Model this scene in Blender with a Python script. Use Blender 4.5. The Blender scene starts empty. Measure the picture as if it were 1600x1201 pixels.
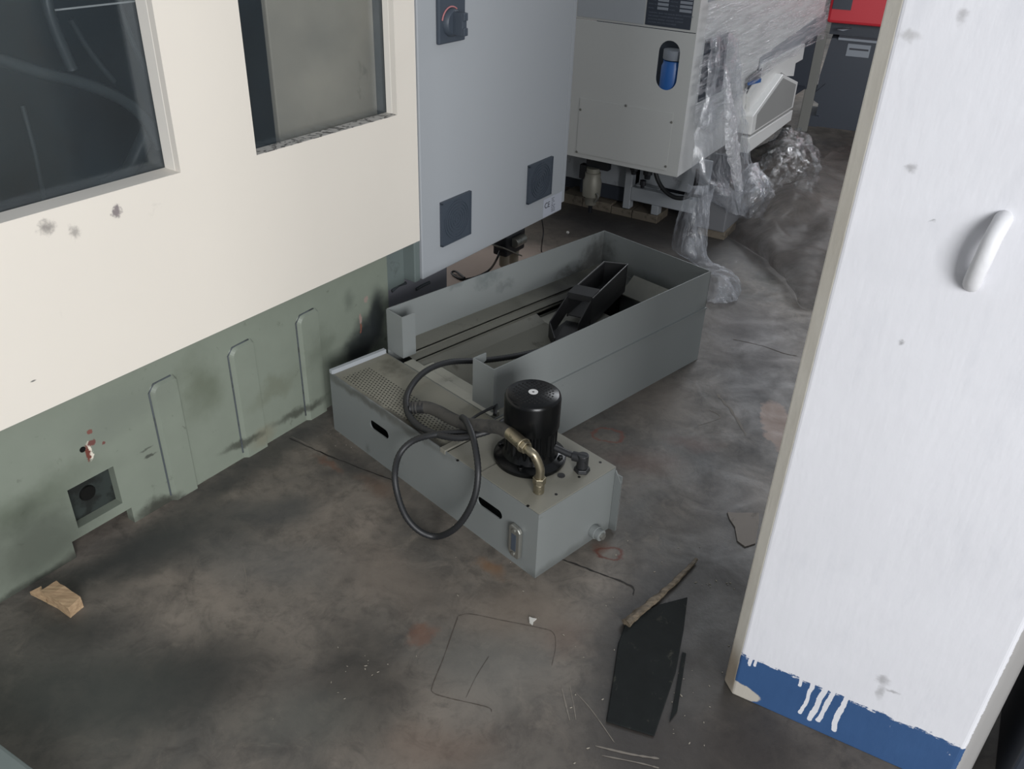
import bpy, bmesh, math, random
from mathutils import Vector, Matrix, noise
random.seed(7)
S = bpy.context.scene
COL = S.collection
PI = math.pi
# ------------------------------------------------------------------ camera
FPX, PITCH, ROLL, CAMH = 1351.73, 0.548572, 0.0389117, 1.6
_f = Vector((0, math.cos(PITCH), -math.sin(PITCH)))
_r0 = Vector((1, 0, 0)); _u0 = _r0.cross(_f)
_r = _r0*math.cos(ROLL) + _u0*math.sin(ROLL)
_u = _u0*math.cos(ROLL) - _r0*math.sin(ROLL)
_C = Vector((0, 0, CAMH))
cd = bpy.data.cameras.new('camera'); cam = bpy.data.objects.new('camera', cd); COL.objects.link(cam)
cd.sensor_width = 36; cd.lens = FPX/1600*36; cd.clip_start = 0.02; cd.clip_end = 200
m3 = Matrix((_r, _u, -_f)).transposed()
cam.matrix_world = Matrix.Translation(_C) @ m3.to_4x4()
S.camera = cam
# ------------------------------------------------------------------ world, lights, exposure
S.view_settings.view_transform = 'Standard'; S.view_settings.look = 'None'
S.view_settings.gamma = 1; S.view_settings.use_curve_mapping = False
S.view_settings.exposure = 0.0
w = bpy.data.worlds.new('hall_daylight'); S.world = w; w.use_nodes = True
bg = w.node_tree.nodes['Background']; bg.inputs[0].default_value = (0.86, 0.92, 1.0, 1); bg.inputs[1].default_value = 0.40
def area(name, loc, target, sx, sy, power, col):
    l = bpy.data.lights.new(name, 'AREA'); l.shape = 'RECTANGLE'; l.size = sx; l.size_y = sy; l.energy = power; l.color = col
    o = bpy.data.objects.new(name, l); COL.objects.link(o); o.location = loc
    o.rotation_euler = (Vector(target)-Vector(loc)).to_track_quat('-Z', 'Y').to_euler(); return o
area('daylight_gate', (5.6, -2.6, 2.6), (0.3, 1.6, 0.6), 1.4, 1.2, 75, (0.985, 0.985, 0.985))
area('daylight_doorway', (1.9, -4.2, 2.3), (0.2, 1.6, 0.9), 2.6, 2.4, 400, (0.975, 0.985, 1.0))
area('daylight_far_gate', (3.6, 8.5, 4.2), (0.6, 4.0, 0.4), 3.5, 2.0, 190, (0.93, 0.96, 1.0))
area('daylight_far_left', (-3.2, 6.5, 3.0), (-0.2, 3.6, 0.0), 1.6, 1.2, 60, (1.0, 0.97, 0.93))

# ------------------------------------------------------------------ measuring helpers (pixel ray onto a known plane)
def ray(x, y): return _f + _r*((x-800)/FPX) - _u*((y-600.5)/FPX)
def fl(x, y, z=0.0):
    d = ray(x, y); return _C + d*((z-CAMH)/d.z)
class Frame:
    def __init__(s, o, deg):
        a = math.radians(deg); s.o = Vector(o); s.deg = deg
        s.X = Vector((math.cos(a), math.sin(a), 0)); s.Y = Vector((-math.sin(a), math.cos(a), 0))
        s.M = Matrix.Translation(s.o) @ Matrix.Rotation(a, 4, 'Z')
    def loc(s, p): q = p - s.o; return Vector((q.dot(s.X), q.dot(s.Y), p.z))
    def z(s, x, y, z): return s.loc(fl(x, y, z))
    def onx(s, x, y, xp):
        d = ray(x, y); return s.loc(_C + d*(((s.o+s.X*xp-_C).dot(s.X))/d.dot(s.X)))
    def ony(s, x, y, yp):
        d = ray(x, y); return s.loc(_C + d*(((s.o+s.Y*yp-_C).dot(s.Y))/d.dot(s.Y)))
G = Frame((0, 0, 0), 0)
FM = Frame((-0.613, 2.426, 0), -33.706)      # big machine: x out of its face, y along it
FT = Frame((-0.568, 2.300, 0), -44.82)       # tank and tray
FW = Frame((0.731, 3.962, 0), -30.0)         # wrapped white machine: x along its front, y into it
FC = Frame((0.524, 1.315, 0), -28.8)         # column

# ------------------------------------------------------------------ object helpers
BASE = {}
def setp(o, label=None, cat=None, group=None, kind=None):
    if label: o['label'] = label
    if cat: o['category'] = cat
    if group: o['group'] = group
    if kind: o['kind'] = kind
    return o
def thing(name, label, cat, fr=G, base=(0, 0, 0), group=None):
    o = bpy.data.objects.new(name, None); COL.objects.link(o); o.empty_display_size = .05
    o.matrix_world = fr.M @ Matrix.Translation(Vector(base)); BASE[o.name] = Vector(base)
    return setp(o, label, cat, group)
def obj(name, bm, mats, parent=None, fr=G, base=(0, 0, 0), smooth=False, bevel=0, label=None, sub=0):
    if parent is not None: base = BASE[parent.name]
    base = Vector(base)
    for v in bm.verts: v.co -= base
    bmesh.ops.recalc_face_normals(bm, faces=bm.faces)
    me = bpy.data.meshes.new(name); bm.to_mesh(me); bm.free()
    if not isinstance(mats, (list, tuple)): mats = [mats]
    for m in mats: me.materials.append(m)
    if smooth:
        for p in me.polygons: p.use_smooth = True
        me.set_sharp_from_angle(angle=math.radians(40))
    o = bpy.data.objects.new(name, me); COL.objects.link(o); BASE[o.name] = base
    if parent is not None: o.parent = parent
    else: o.matrix_world = fr.M @ Matrix.Translation(base)
    if bevel:
        b = o.modifiers.new('bevel', 'BEVEL'); b.width = bevel; b.segments = 2; b.limit_method = 'ANGLE'; b.angle_limit = math.radians(40)
    if sub:
        s_ = o.modifiers.new('sub', 'SUBSURF'); s_.levels = sub; s_.render_levels = sub
    if label: o['label'] = label
    return o
def NB(): return bmesh.new()
def box(bm, x0, x1, y0, y1, z0, z1, mi=0, M=None):
    vs = [Vector((x, y, z)) for x in (x0, x1) for y in (y0, y1) for z in (z0, z1)]
    if M is not None: vs = [M @ v for v in vs]
    v = [bm.verts.new(p) for p in vs]
    for q in ((0,1,3,2),(4,6,7,5),(0,4,5,1),(2,3,7,6),(0,2,6,4),(1,5,7,3)):
        f = bm.faces.new([v[i] for i in q]); f.material_index = mi
    return bm
def grid_plate(bm, x0, x1, ys, zs, holes):
    V = {}
    def v(x, i, k):
        if (x, i, k) not in V: V[(x, i, k)] = bm.verts.new((x, ys[i], zs[k]))
        return V[(x, i, k)]
    solid = lambda i, k: 0 <= i < len(ys)-1 and 0 <= k < len(zs)-1 and (i, k) not in holes
    for i in range(len(ys)-1):
        for k in range(len(zs)-1):
            if not solid(i, k): continue
            for x in (x0, x1): bm.faces.new((v(x, i, k), v(x, i+1, k), v(x, i+1, k+1), v(x, i, k+1)))
            if not solid(i-1, k): bm.faces.new((v(x0, i, k), v(x1, i, k), v(x1, i, k+1), v(x0, i, k+1)))
            if not solid(i+1, k): bm.faces.new((v(x0, i+1, k), v(x1, i+1, k), v(x1, i+1, k+1), v(x0, i+1, k+1)))
            if not solid(i, k-1): bm.faces.new((v(x0, i, k), v(x1, i, k), v(x1, i+1, k), v(x0, i+1, k)))
            if not solid(i, k+1): bm.faces.new((v(x0, i, k+1), v(x1, i, k+1), v(x1, i+1, k+1), v(x0, i+1, k+1)))
    return bm
def prism(bm, pts, ext, mi=0):
    """closed polygon of 3-D points pushed along vector ext"""
    ext = Vector(ext); a = [bm.verts.new(Vector(p)) for p in pts]; b = [bm.verts.new(Vector(p)+ext) for p in pts]
    n = len(a); fs = [bm.faces.new(a), bm.faces.new(b[::-1])]
    for i in range(n): fs.append(bm.faces.new((a[i], b[i], b[(i+1) % n], a[(i+1) % n])))
    for f in fs: f.material_index = mi
    return bm
def bridge_ring(bm, outer, inner, ext, mi=0):
    """plate with a hole: outer and inner loops with the same count"""
    ext = Vector(ext); n = len(outer)
    L = [[bm.verts.new(Vector(p)+e) for p in lp] for e in (Vector((0,0,0)), ext) for lp in (outer, inner)]
    o0, i0, o1, i1 = L
    for i in range(n):
        j = (i+1) % n
        for q in ((o0[i], o0[j], i0[j], i0[i]), (o1[i], i1[i], i1[j], o1[j]), (o0[i], o1[i], o1[j], o0[j]), (i0[i], i0[j], i1[j], i1[i])):
            f = bm.faces.new(q); f.material_index = mi
    return bm
def cyl(bm, p0, p1, r0, r1=None, n=24, caps=True, mi=0):
    p0 = Vector(p0); p1 = Vector(p1); r1 = r0 if r1 is None else r1
    d = (p1-p0).normalized(); a = d.orthogonal().normalized(); b = d.cross(a)
    A = []; B = []
    for i in range(n):
        t = 2*PI*i/n; v = a*math.cos(t)+b*math.sin(t)
        A.append(bm.verts.new(p0+v*r0)); B.append(bm.verts.new(p1+v*r1))
    for i in range(n):
        f = bm.faces.new((A[i], A[(i+1) % n], B[(i+1) % n], B[i])); f.material_index = mi
    if caps:
        f = bm.faces.new(A[::-1]); f.material_index = mi
        f = bm.faces.new(B); f.material_index = mi
    return bm
def lathe(bm, c, prof, n=48, axis=(0, 0, 1), mi=0):
    """prof: list of (radius, height) along axis from c"""
    c = Vector(c); d = Vector(axis).normalized(); a = d.orthogonal().normalized(); b = d.cross(a)
    rings = []
    for r, h in prof:
        if r < 1e-6: rings.append([bm.verts.new(c+d*h)])
        else: rings.append([bm.verts.new(c+d*h+(a*math.cos(2*PI*i/n)+b*math.sin(2*PI*i/n))*r) for i in range(n)])
    for k in range(len(rings)-1):
        A, B = rings[k], rings[k+1]
        for i in range(n):
            j = (i+1) % n
            if len(A) == 1 and len(B) == 1: continue
            if len(A) == 1: q = (A[0], B[j], B[i])
            elif len(B) == 1: q = (A[i], A[j], B[0])
            else: q = (A[i], A[j], B[j], B[i])
            f = bm.faces.new(q); f.material_index = mi
    return bm
def cr(pts, n=10, closed=False):
    P = [Vector(p) for p in pts]; out = []
    N = len(P); rng = range(N if closed else N-1)
    for i in rng:
        if closed: p0, p1, p2, p3 = P[i-1], P[i], P[(i+1) % N], P[(i+2) % N]
        else: p0, p1, p2, p3 = P[max(i-1, 0)], P[i], P[i+1], P[min(i+2, N-1)]
        for k in range(n):
            t = k/n
            out.append(0.5*((2*p1)+(p2-p0)*t+(2*p0-5*p1+4*p2-p3)*t*t+(3*p1-p0-3*p2+p3)*t**3))
    if not closed: out.append(P[-1])
    return out
def tube(bm, pts, r, n=12, caps=True, rib=0, mi=0, step=10):
    P = cr(pts, step) if step else [Vector(p) for p in pts]
    if rib:  # resample evenly and alternate the radius
        L = [0]
        for i in range(1, len(P)): L.append(L[-1]+(P[i]-P[i-1]).length)
        m = int(L[-1]/rib); Q = []; k = 0
        for i in range(m+1):
            s_ = L[-1]*i/m
            while k < len(L)-2 and L[k+1] < s_: k += 1
            t = (s_-L[k])/max(L[k+1]-L[k], 1e-9); Q.append(P[k].lerp(P[k+1], t))
        P = Q
    a = None; prev = None; rings = []
    for i, p in enumerate(P):
        d = (P[min(i+1, len(P)-1)]-P[max(i-1, 0)]).normalized()
        if a is None: a = d.orthogonal().normalized()
        else: a = (a-d*a.dot(d)).normalized()
        b = d.cross(a); rr = r(i/(len(P)-1)) if callable(r) else r
        if rib and i % 2: rr *= 0.90
        rings.append([bm.verts.new(p+(a*math.cos(2*PI*k/n)+b*math.sin(2*PI*k/n))*rr) for k in range(n)])
    for A, B in zip(rings, rings[1:]):
        for k in range(n):
            f = bm.faces.new((A[k], A[(k+1) % n], B[(k+1) % n], B[k])); f.material_index = mi
    if caps: bm.faces.new(rings[0][::-1]).material_index = mi; bm.faces.new(rings[-1]).material_index = mi
    return bm
def rrect(cx, cy, hx, hy, r, n=6):
    out = []
    for q, (sx, sy) in enumerate(((1, 1), (-1, 1), (-1, -1), (1, -1))):
        for k in range(n+1):
            t = (q+k/n)*PI/2; out.append((cx+sx*(hx-r)+r*math.cos(t), cy+sy*(hy-r)+r*math.sin(t)))
    return out

# ------------------------------------------------------------------ materials
def s2l(c):
    return tuple(((v/255)/12.92 if v/255 <= .04045 else ((v/255+.055)/1.055)**2.4) for v in c)
class MT:
    def __init__(s, name, off=None):
        s.m = bpy.data.materials.new(name); s.m.use_nodes = True; s.nt = s.m.node_tree
        s.b = s.nt.nodes['Principled BSDF']; s.out = s.nt.nodes['Material Output']
        s.tc = s.n('ShaderNodeTexCoord'); s.P = s.tc.outputs['Object']
        if off: s.P = s.mapv(off)
    def n(s, t, **k):
        o = s.nt.nodes.new(t)
        for a, v in k.items(): setattr(o, a, v)
        return o
    def l(s, a, b): s.nt.links.new(a, b)
    def noise(s, scale, detail=4, rough=.55, vec=None, dist=0.0):
        o = s.n('ShaderNodeTexNoise'); o.inputs['Scale'].default_value = scale; o.inputs['Detail'].default_value = detail
        o.inputs['Roughness'].default_value = rough; o.inputs['Distortion'].default_value = dist
        s.l(vec or s.P, o.inputs['Vector']); return o
    def ramp(s, src, a, b, va=0.0, vb=1.0, smooth=False):
        o = s.n('ShaderNodeMapRange'); o.inputs[1].default_value = a; o.inputs[2].default_value = b
        o.inputs[3].default_value = va; o.inputs[4].default_value = vb
        if smooth: o.interpolation_type = 'SMOOTHSTEP'
        s.l(src, o.inputs[0]); return o.outputs[0]
    def math(s, op, a, b=None):
        o = s.n('ShaderNodeMath', operation=op)
        for i, v in enumerate((a, b)):
            if v is None: continue
            if hasattr(v, 'links'): s.l(v, o.inputs[i])
            else: o.inputs[i].default_value = v
        return o.outputs[0]
    def mix(s, fac, a, b):
        o = s.n('ShaderNodeMix', data_type='RGBA')
        for sock, v in ((o.inputs[0], fac), (o.inputs[6], a), (o.inputs[7], b)):
            if hasattr(v, 'links'): s.l(v, sock)
            elif isinstance(v, (int, float)): sock.default_value = v
            else: sock.default_value = (*v, 1)
        return o.outputs[2]
    def mapv(s, loc=(0,0,0), rot=(0,0,0), sc=(1,1,1), vec=None, typ='POINT'):
        o = s.n('ShaderNodeMapping', vector_type=typ)
        o.inputs['Location'].default_value = loc; o.inputs['Rotation'].default_value = rot; o.inputs['Scale'].default_value = sc
        s.l(vec or s.P, o.inputs['Vector']); return o.outputs[0]
    def warp(s, scale, amt):
        if not hasattr(s, '_w'): s._w = {}
        if (scale, amt) not in s._w:
            nz = s.noise(scale, 5, .6); v = s.n('ShaderNodeVectorMath', operation='SUBTRACT'); s.l(nz.outputs['Color'], v.inputs[0]); v.inputs[1].default_value = (.5,.5,.5)
            k = s.n('ShaderNodeVectorMath', operation='SCALE'); s.l(v.outputs[0], k.inputs[0]); k.inputs['Scale'].default_value = amt
            a = s.n('ShaderNodeVectorMath', operation='ADD'); s.l(s.P, a.inputs[0]); s.l(k.outputs[0], a.inputs[1]); s._w[(scale, amt)] = a.outputs[0]
        return s._w[(scale, amt)]
    def spot(s, col, c, r, color, strength=1.0, soft=.3, rot=0.0, ws=12, wa=.06, ring=False):
        v = s.mapv(c, (0, 0, rot), r, s.warp(ws, wa), 'TEXTURE')
        ln = s.n('ShaderNodeVectorMath', operation='LENGTH'); s.l(v, ln.inputs[0])
        if ring:
            d = s.math('ABSOLUTE', s.math('SUBTRACT', ln.outputs['Value'], 1.0)); f = s.ramp(d, 0.0, soft, strength, 0)
        else: f = s.ramp(ln.outputs['Value'], 1-soft, 1+soft, strength, 0, True)
        return s.mix(f, col, color)
    def finish(s, col, rough=.5, metal=0.0, bump=None, bstr=.2, bdist=.002, spec=.5):
        for sock, v in ((s.b.inputs['Base Color'], col), (s.b.inputs['Roughness'], rough)):
            if hasattr(v, 'links'): s.l(v, sock)
            elif isinstance(v, (int, float)): sock.default_value = v
            else: sock.default_value = (*v, 1)
        s.b.inputs['Metallic'].default_value = metal; s.b.inputs['Specular IOR Level'].default_value = spec
        if bump is not None:
            bn = s.n('ShaderNodeBump'); bn.inputs['Strength'].default_value = bstr; bn.inputs['Distance'].default_value = bdist
            s.l(bump, bn.inputs['Height']); s.l(bn.outputs[0], s.b.inputs['Normal'])
        return s.m
def paint(name, rgb, rough=.45, var=.08, dirt=None, dsc=6, dth=.6, metal=0.0, bsc=60, bstr=.15, spots=(), spec=.5, dw=.12, off=None):
    t = MT(name, off); c = s2l(rgb)
    lo = tuple(v*(1-var) for v in c); hi = tuple(min(1, v*(1+var)) for v in c)
    col = t.mix(t.noise(dsc*.6, 4).outputs[0], lo, hi)
    if dirt is not None:
        nz = t.noise(dsc, 8, .65, dist=.4)
        col = t.mix(t.ramp(nz.outputs[0], dth, dth+dw, 0, .85), col, s2l(dirt))
    for sp in spots: col = t.spot(col, **sp)
    nb_ = t.noise(bsc, 4)
    return t.finish(col, rough, metal, nb_.outputs[0], bstr, .001, spec)

CREAM = paint('cream_paint', (224, 217, 206), .45, .025, (196, 190, 180), 5, .66, spots=[
    dict(c=tuple(FM.onx(73, 355, .03)), r=(.04, .015, .013), color=s2l((120, 115, 112)), strength=.75, soft=.7, ws=70, wa=.035),
    dict(c=tuple(FM.onx(116, 363, .03)), r=(.04, .010, .014), color=s2l((140, 135, 130)), strength=.7, soft=.7, ws=70, wa=.035),
    dict(c=tuple(FM.onx(182, 330, .03)), r=(.04, .011, .013), color=s2l((110, 100, 105)), strength=.85, soft=.5, ws=80, wa=.035),
    dict(c=tuple(FM.onx(52, 595, .03)), r=(.02, .006, .002), color=s2l((90, 90, 88)), strength=.9, soft=.5, ws=40, wa=.004)])
CREAM_IN = paint('cream_reveal', (228, 222, 212), .5, .04, (150, 144, 136), 14, .7)
CHIP_LEDGE = paint('chipped_ledge_paint', (186, 182, 176), .6, .06, (60, 58, 55), 42, .52, dw=.04)
sp = []
def gspot(x, y, ry, rz, col, st=1.0, so=.3, rot=0, ws=25, wa=.03): sp.append(dict(c=tuple(FM.onx(x, y, 0)), r=(.08, ry, rz), color=s2l(col), strength=st, soft=so, ws=ws, wa=wa))
gspot(30, 800, .16, .05, (70, 78, 62), .55, .9, ws=5, wa=.25); gspot(60, 860, .14, .09, (62, 66, 58), .7, .8, ws=6, wa=.2)
gspot(575, 525, .06, .07, (36, 40, 42), .95, .5, ws=9, wa=.07); gspot(560, 560, .05, .05, (34, 38, 40), .95, .4, ws=9, wa=.06); gspot(150, 850, .10, .02, (60, 60, 54), .8, .6, ws=16, wa=.06); gspot(290, 775, .10, .012, (50, 50, 46), .8, .6, ws=24, wa=.05); gspot(30, 925, .3, .015, (52, 54, 48), .8, .7, ws=14, wa=.06); gspot(430, 600, .10, .03, (104, 108, 92), .6, .8, ws=8, wa=.2); gspot(200, 640, .12, .05, (112, 118, 108), .6, .8, ws=8, wa=.2); gspot(500, 540, .05, .05, (94, 100, 88), .6, .8, ws=10, wa=.15)
gspot(545, 470, .02, .03, (80, 86, 78), .5, .8); gspot(560, 545, .07, .055, (44, 48, 48), .9, .5, ws=8, wa=.08)
gspot(590, 500, .035, .10, (42, 46, 48), .9, .5, ws=8, wa=.06); gspot(310, 600, .05, .07, (78, 84, 66), .55, .9, ws=6, wa=.2)
gspot(250, 790, .06, .03, (52, 52, 46), .9, .5, ws=14, wa=.08); gspot(410, 680, .05, .03, (120, 116, 98), .6, .6, ws=20, wa=.06)
gspot(380, 690, .07, .012, (60, 62, 54), .8, .6, ws=24, wa=.05); gspot(470, 640, .10, .014, (64, 66, 58), .8, .6, ws=24, wa=.05)
gspot(140, 705, .008, .028, (214, 206, 190), 1, .15, ws=60, wa=.02); gspot(137, 708, .006, .024, (106, 58, 48), 1, .2, ws=90, wa=.02)
gspot(143, 692, .014, .008, (108, 70, 64), 1, .2, ws=60, wa=.02); gspot(162, 692, .005, .004, (108, 70, 64), 1, .2); gspot(141, 676, .006, .007, (120, 70, 62), .9, .2)
gspot(563, 498, .007, .02, (150, 130, 122), 1, .2, ws=60, wa=.02); gspot(564, 512, .004, .018, (130, 80, 66), .9, .2, ws=70, wa=.02); gspot(572, 468, .010, .010, (150, 132, 124), .9, .2, ws=70, wa=.02)
gspot(235, 710, .02, .004, (60, 62, 56), .8, .3); gspot(230, 700, .02, .003, (60, 62, 56), .6, .3)
GREEN = paint('grey_green_machine_paint', (124, 131, 119), .5, .08, (74, 76, 66), 22, .64, bsc=25, bstr=.25, spots=sp)
GREEN2 = paint('grey_green_sheet', (104, 114, 112), .5, .06, (70, 72, 70), 12, .62)
PURP = paint('mauve_grey_casting', (122, 123, 130), .5, .06, (70, 70, 74), 8, .6)
CABGREY = paint('cabinet_grey', (160, 164, 168), .4, .02, (150, 152, 156), 6, .68)
DARKPL = paint('dark_grey_plastic', (62, 70, 80), .5, .06)
BLACKPL = paint('black_plastic', (24, 26, 30), .45, .08)
TANKSP = [dict(c=(.912, .0, .0), r=(.03, .5, .02), color=s2l((78, 80, 78)), strength=.6, soft=.8, ws=14, wa=.05), dict(c=(.20, -.002, .20), r=(.30, .03, .014), color=s2l((62, 60, 52)), strength=.6, soft=.8, ws=20, wa=.05)]
TANK = paint('tank_grey_green_paint', (118, 122, 121), .42, .05, (78, 82, 80), 9, .66, spots=TANKSP, off=(.45, .12, 0))
TRSP = []
def tspot(x, y, ry, rz, cc, st=.45, so=.8, ws=26, wa=.12): TRSP.append(dict(c=tuple(FT.onx(x, y, .003)), r=(.06, ry, rz), color=s2l(cc), strength=st, soft=so, ws=ws, wa=wa))
tspot(760, 435, .05, .025, (84, 92, 92)); tspot(790, 445, .03, .02, (88, 92, 92)); tspot(930, 395, .06, .05, (66, 66, 64), .8); tspot(905, 420, .12, .02, (76, 74, 70), .7); tspot(715, 440, .03, .02, (92, 98, 98), .5)  # far-end spots put the tray's corner shade into the wall colour
TRSP.append(dict(c=(.25, 1.28, .22), r=(.24, .05, .03), color=s2l((66, 68, 66)), strength=.7, soft=.8, ws=10, wa=.06))
TRAYP = paint('tray_grey_green_paint', (127, 131, 130), .42, .05, (84, 88, 86), 7, .68, spots=TRSP, off=(.25, .75, 0))
TRAYIN = paint('tray_inside_paint', (146, 145, 134), .5, .06, (84, 82, 74), 9, .6, off=(.25, .75, 0), spots=[
    dict(c=(.12, 1.05, .16), r=(.25, .22, .12), color=s2l((50, 50, 48)), strength=.8, soft=.7, ws=5, wa=.2)])
LIDM = paint('oily_lid_paint', (124, 122, 112), .42, .07, (70, 68, 60), 7, .6)
OILY = paint('oily_black_steel', (34, 34, 35), .5, .2, (62, 60, 56), 18, .62)
PIT = paint('sludge', (16, 16, 15), .35, .2)
MBLACK = paint('gloss_black_paint', (9, 10, 11), .27, .1, bsc=30, spec=.3)
STEEL = paint('brass_plated_steel', (150, 142, 122), .38, .1, (70, 64, 52), 60, .55, metal=.9)
ALU = paint('dull_aluminium', (140, 140, 134), .42, .1, (60, 60, 56), 30, .6, metal=.7)
RUBBER = paint('black_rubber', (30, 31, 33), .5, .1, (60, 58, 54), 30, .62)
RUBGREY = paint('worn_rubber_hose', (66, 64, 60), .7, .12, (40, 40, 40), 18, .5)
WHITEM = paint('white_machine_paint', (182, 183, 180), .4, .02, (150, 148, 140), 7, .7)
WHITEB = paint('white_side_paint', (208, 208, 206), .4, .02)
WHITESH = paint('frame_off_white_paint', (150, 154, 158), .5, .05, (90, 90, 90), 10, .62)
NAVY = paint('navy_black_machine_paint', (52, 58, 68), .45, .05)
DARKSTEEL = paint('dark_slate_paint', (44, 49, 58), .5, .05)
RED = paint('red_paint', (196, 52, 62), .35, .05)
WOODM = paint('timber_block', (104, 96, 84), .75, .15, (62, 56, 48), 20, .55)
WHITEP = paint('white_paint_flake', (190, 188, 182), .6, .05)
BLUE = paint('blue_plastic', (40, 92, 158), .35, .05)
LABELM = paint('label_white', (176, 180, 190), .4, .03)
INKM = paint('label_ink', (40, 42, 52), .5, .02)
SILVERL = paint('label_silver_bar', (132, 138, 146), .4, .05)
def glassm(name, tint, gl=.10):
    t = MT(name); tr = t.n('ShaderNodeBsdfTransparent'); tr.inputs[0].default_value = (*tint, 1)
    g = t.n('ShaderNodeBsdfGlossy'); g.inputs['Roughness'].default_value = .12; g.inputs[0].default_value = (.85, .92, 1, 1)
    d = t.n('ShaderNodeBsdfDiffuse'); d.inputs[0].default_value = (*s2l((70, 84, 92)), 1)
    m = t.n('ShaderNodeMixShader'); t.l(tr.outputs[0], m.inputs[1]); t.l(g.outputs[0], m.inputs[2]); m.inputs[0].default_value = gl
    m2 = t.n('ShaderNodeMixShader'); t.l(m.outputs[0], m2.inputs[1]); t.l(d.outputs[0], m2.inputs[2])
    t.l(t.ramp(t.noise(5, 4).outputs[0], .3, .7, .04, .12), m2.inputs[0]); t.l(m2.outputs[0], t.out.inputs[0]); return t.m
GLASS = glassm('dusty_window_glass', (.93, .95, .96))
# perforated cover: staggered dark holes, a pattern of the sheet itself
def perf(name, rgb):
    t = MT(name, (.45, .12, 0)); c = s2l(rgb); nz = t.noise(7, 8, .65)
    col = t.mix(t.ramp(nz.outputs[0], .5, .72, 0, .8), c, s2l((58, 56, 48)))
    sep = t.n('ShaderNodeSeparateXYZ'); t.l(t.P, sep.inputs[0])
    P_ = .0125; px = sep.outputs[0]; py = sep.outputs[1]
    def cell(ox, oy):
        fx = t.math('SUBTRACT', t.math('FRACT', t.math('DIVIDE', t.math('ADD', px, ox), P_)), .5)
        fy = t.math('SUBTRACT', t.math('FRACT', t.math('DIVIDE', t.math('ADD', py, oy), P_*1.6)), .5)
        fy = t.math('MULTIPLY', fy, 1.6)
        return t.math('SQRT', t.math('ADD', t.math('MULTIPLY', fx, fx), t.math('MULTIPLY', fy, fy)))
    d = t.math('MINIMUM', cell(10, 10), cell(10+P_/2, 10+P_*.8))
    hole = t.math('LESS_THAN', d, .23)
    def band(v, a, b): return t.math('MULTIPLY', t.math('GREATER_THAN', v, a), t.math('LESS_THAN', v, b))
    hole = t.math('MULTIPLY', hole, t.math('MULTIPLY', band(px, .05, .50), band(py, .012, .115)))
    col = t.mix(hole, col, s2l((20, 20, 18)))
    col = t.spot(col, (.5, .0, .21), (.32, .022, .05), s2l((40, 38, 32)), .9, .5, ws=20, wa=.05)
    return t.finish(col, .5, 0, nz.outputs[0], .1, .001)
PERF = perf('perforated_sheet', (122, 120, 108))
# vent grille: concentric rings
def ventm(name, c1, c2):
    t = MT(name)
    cols = None
    g = t.n('ShaderNodeTexWave', wave_type='RINGS', rings_direction='X'); g.inputs['Scale'].default_value = 42; g.inputs['Distortion'].default_value = 0
    mp = t.mapv((-.0, 0, 0)); t.l(mp, g.inputs['Vector'])
    col = t.mix(t.ramp(g.outputs['Fac'], .3, .7), s2l((40, 45, 54)), s2l((62, 68, 78)))
    return t.finish(col, .5, 0, g.outputs['Fac'], .6, .003)
VENT = ventm('ringed_vent_plastic', 0, 0)

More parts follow.
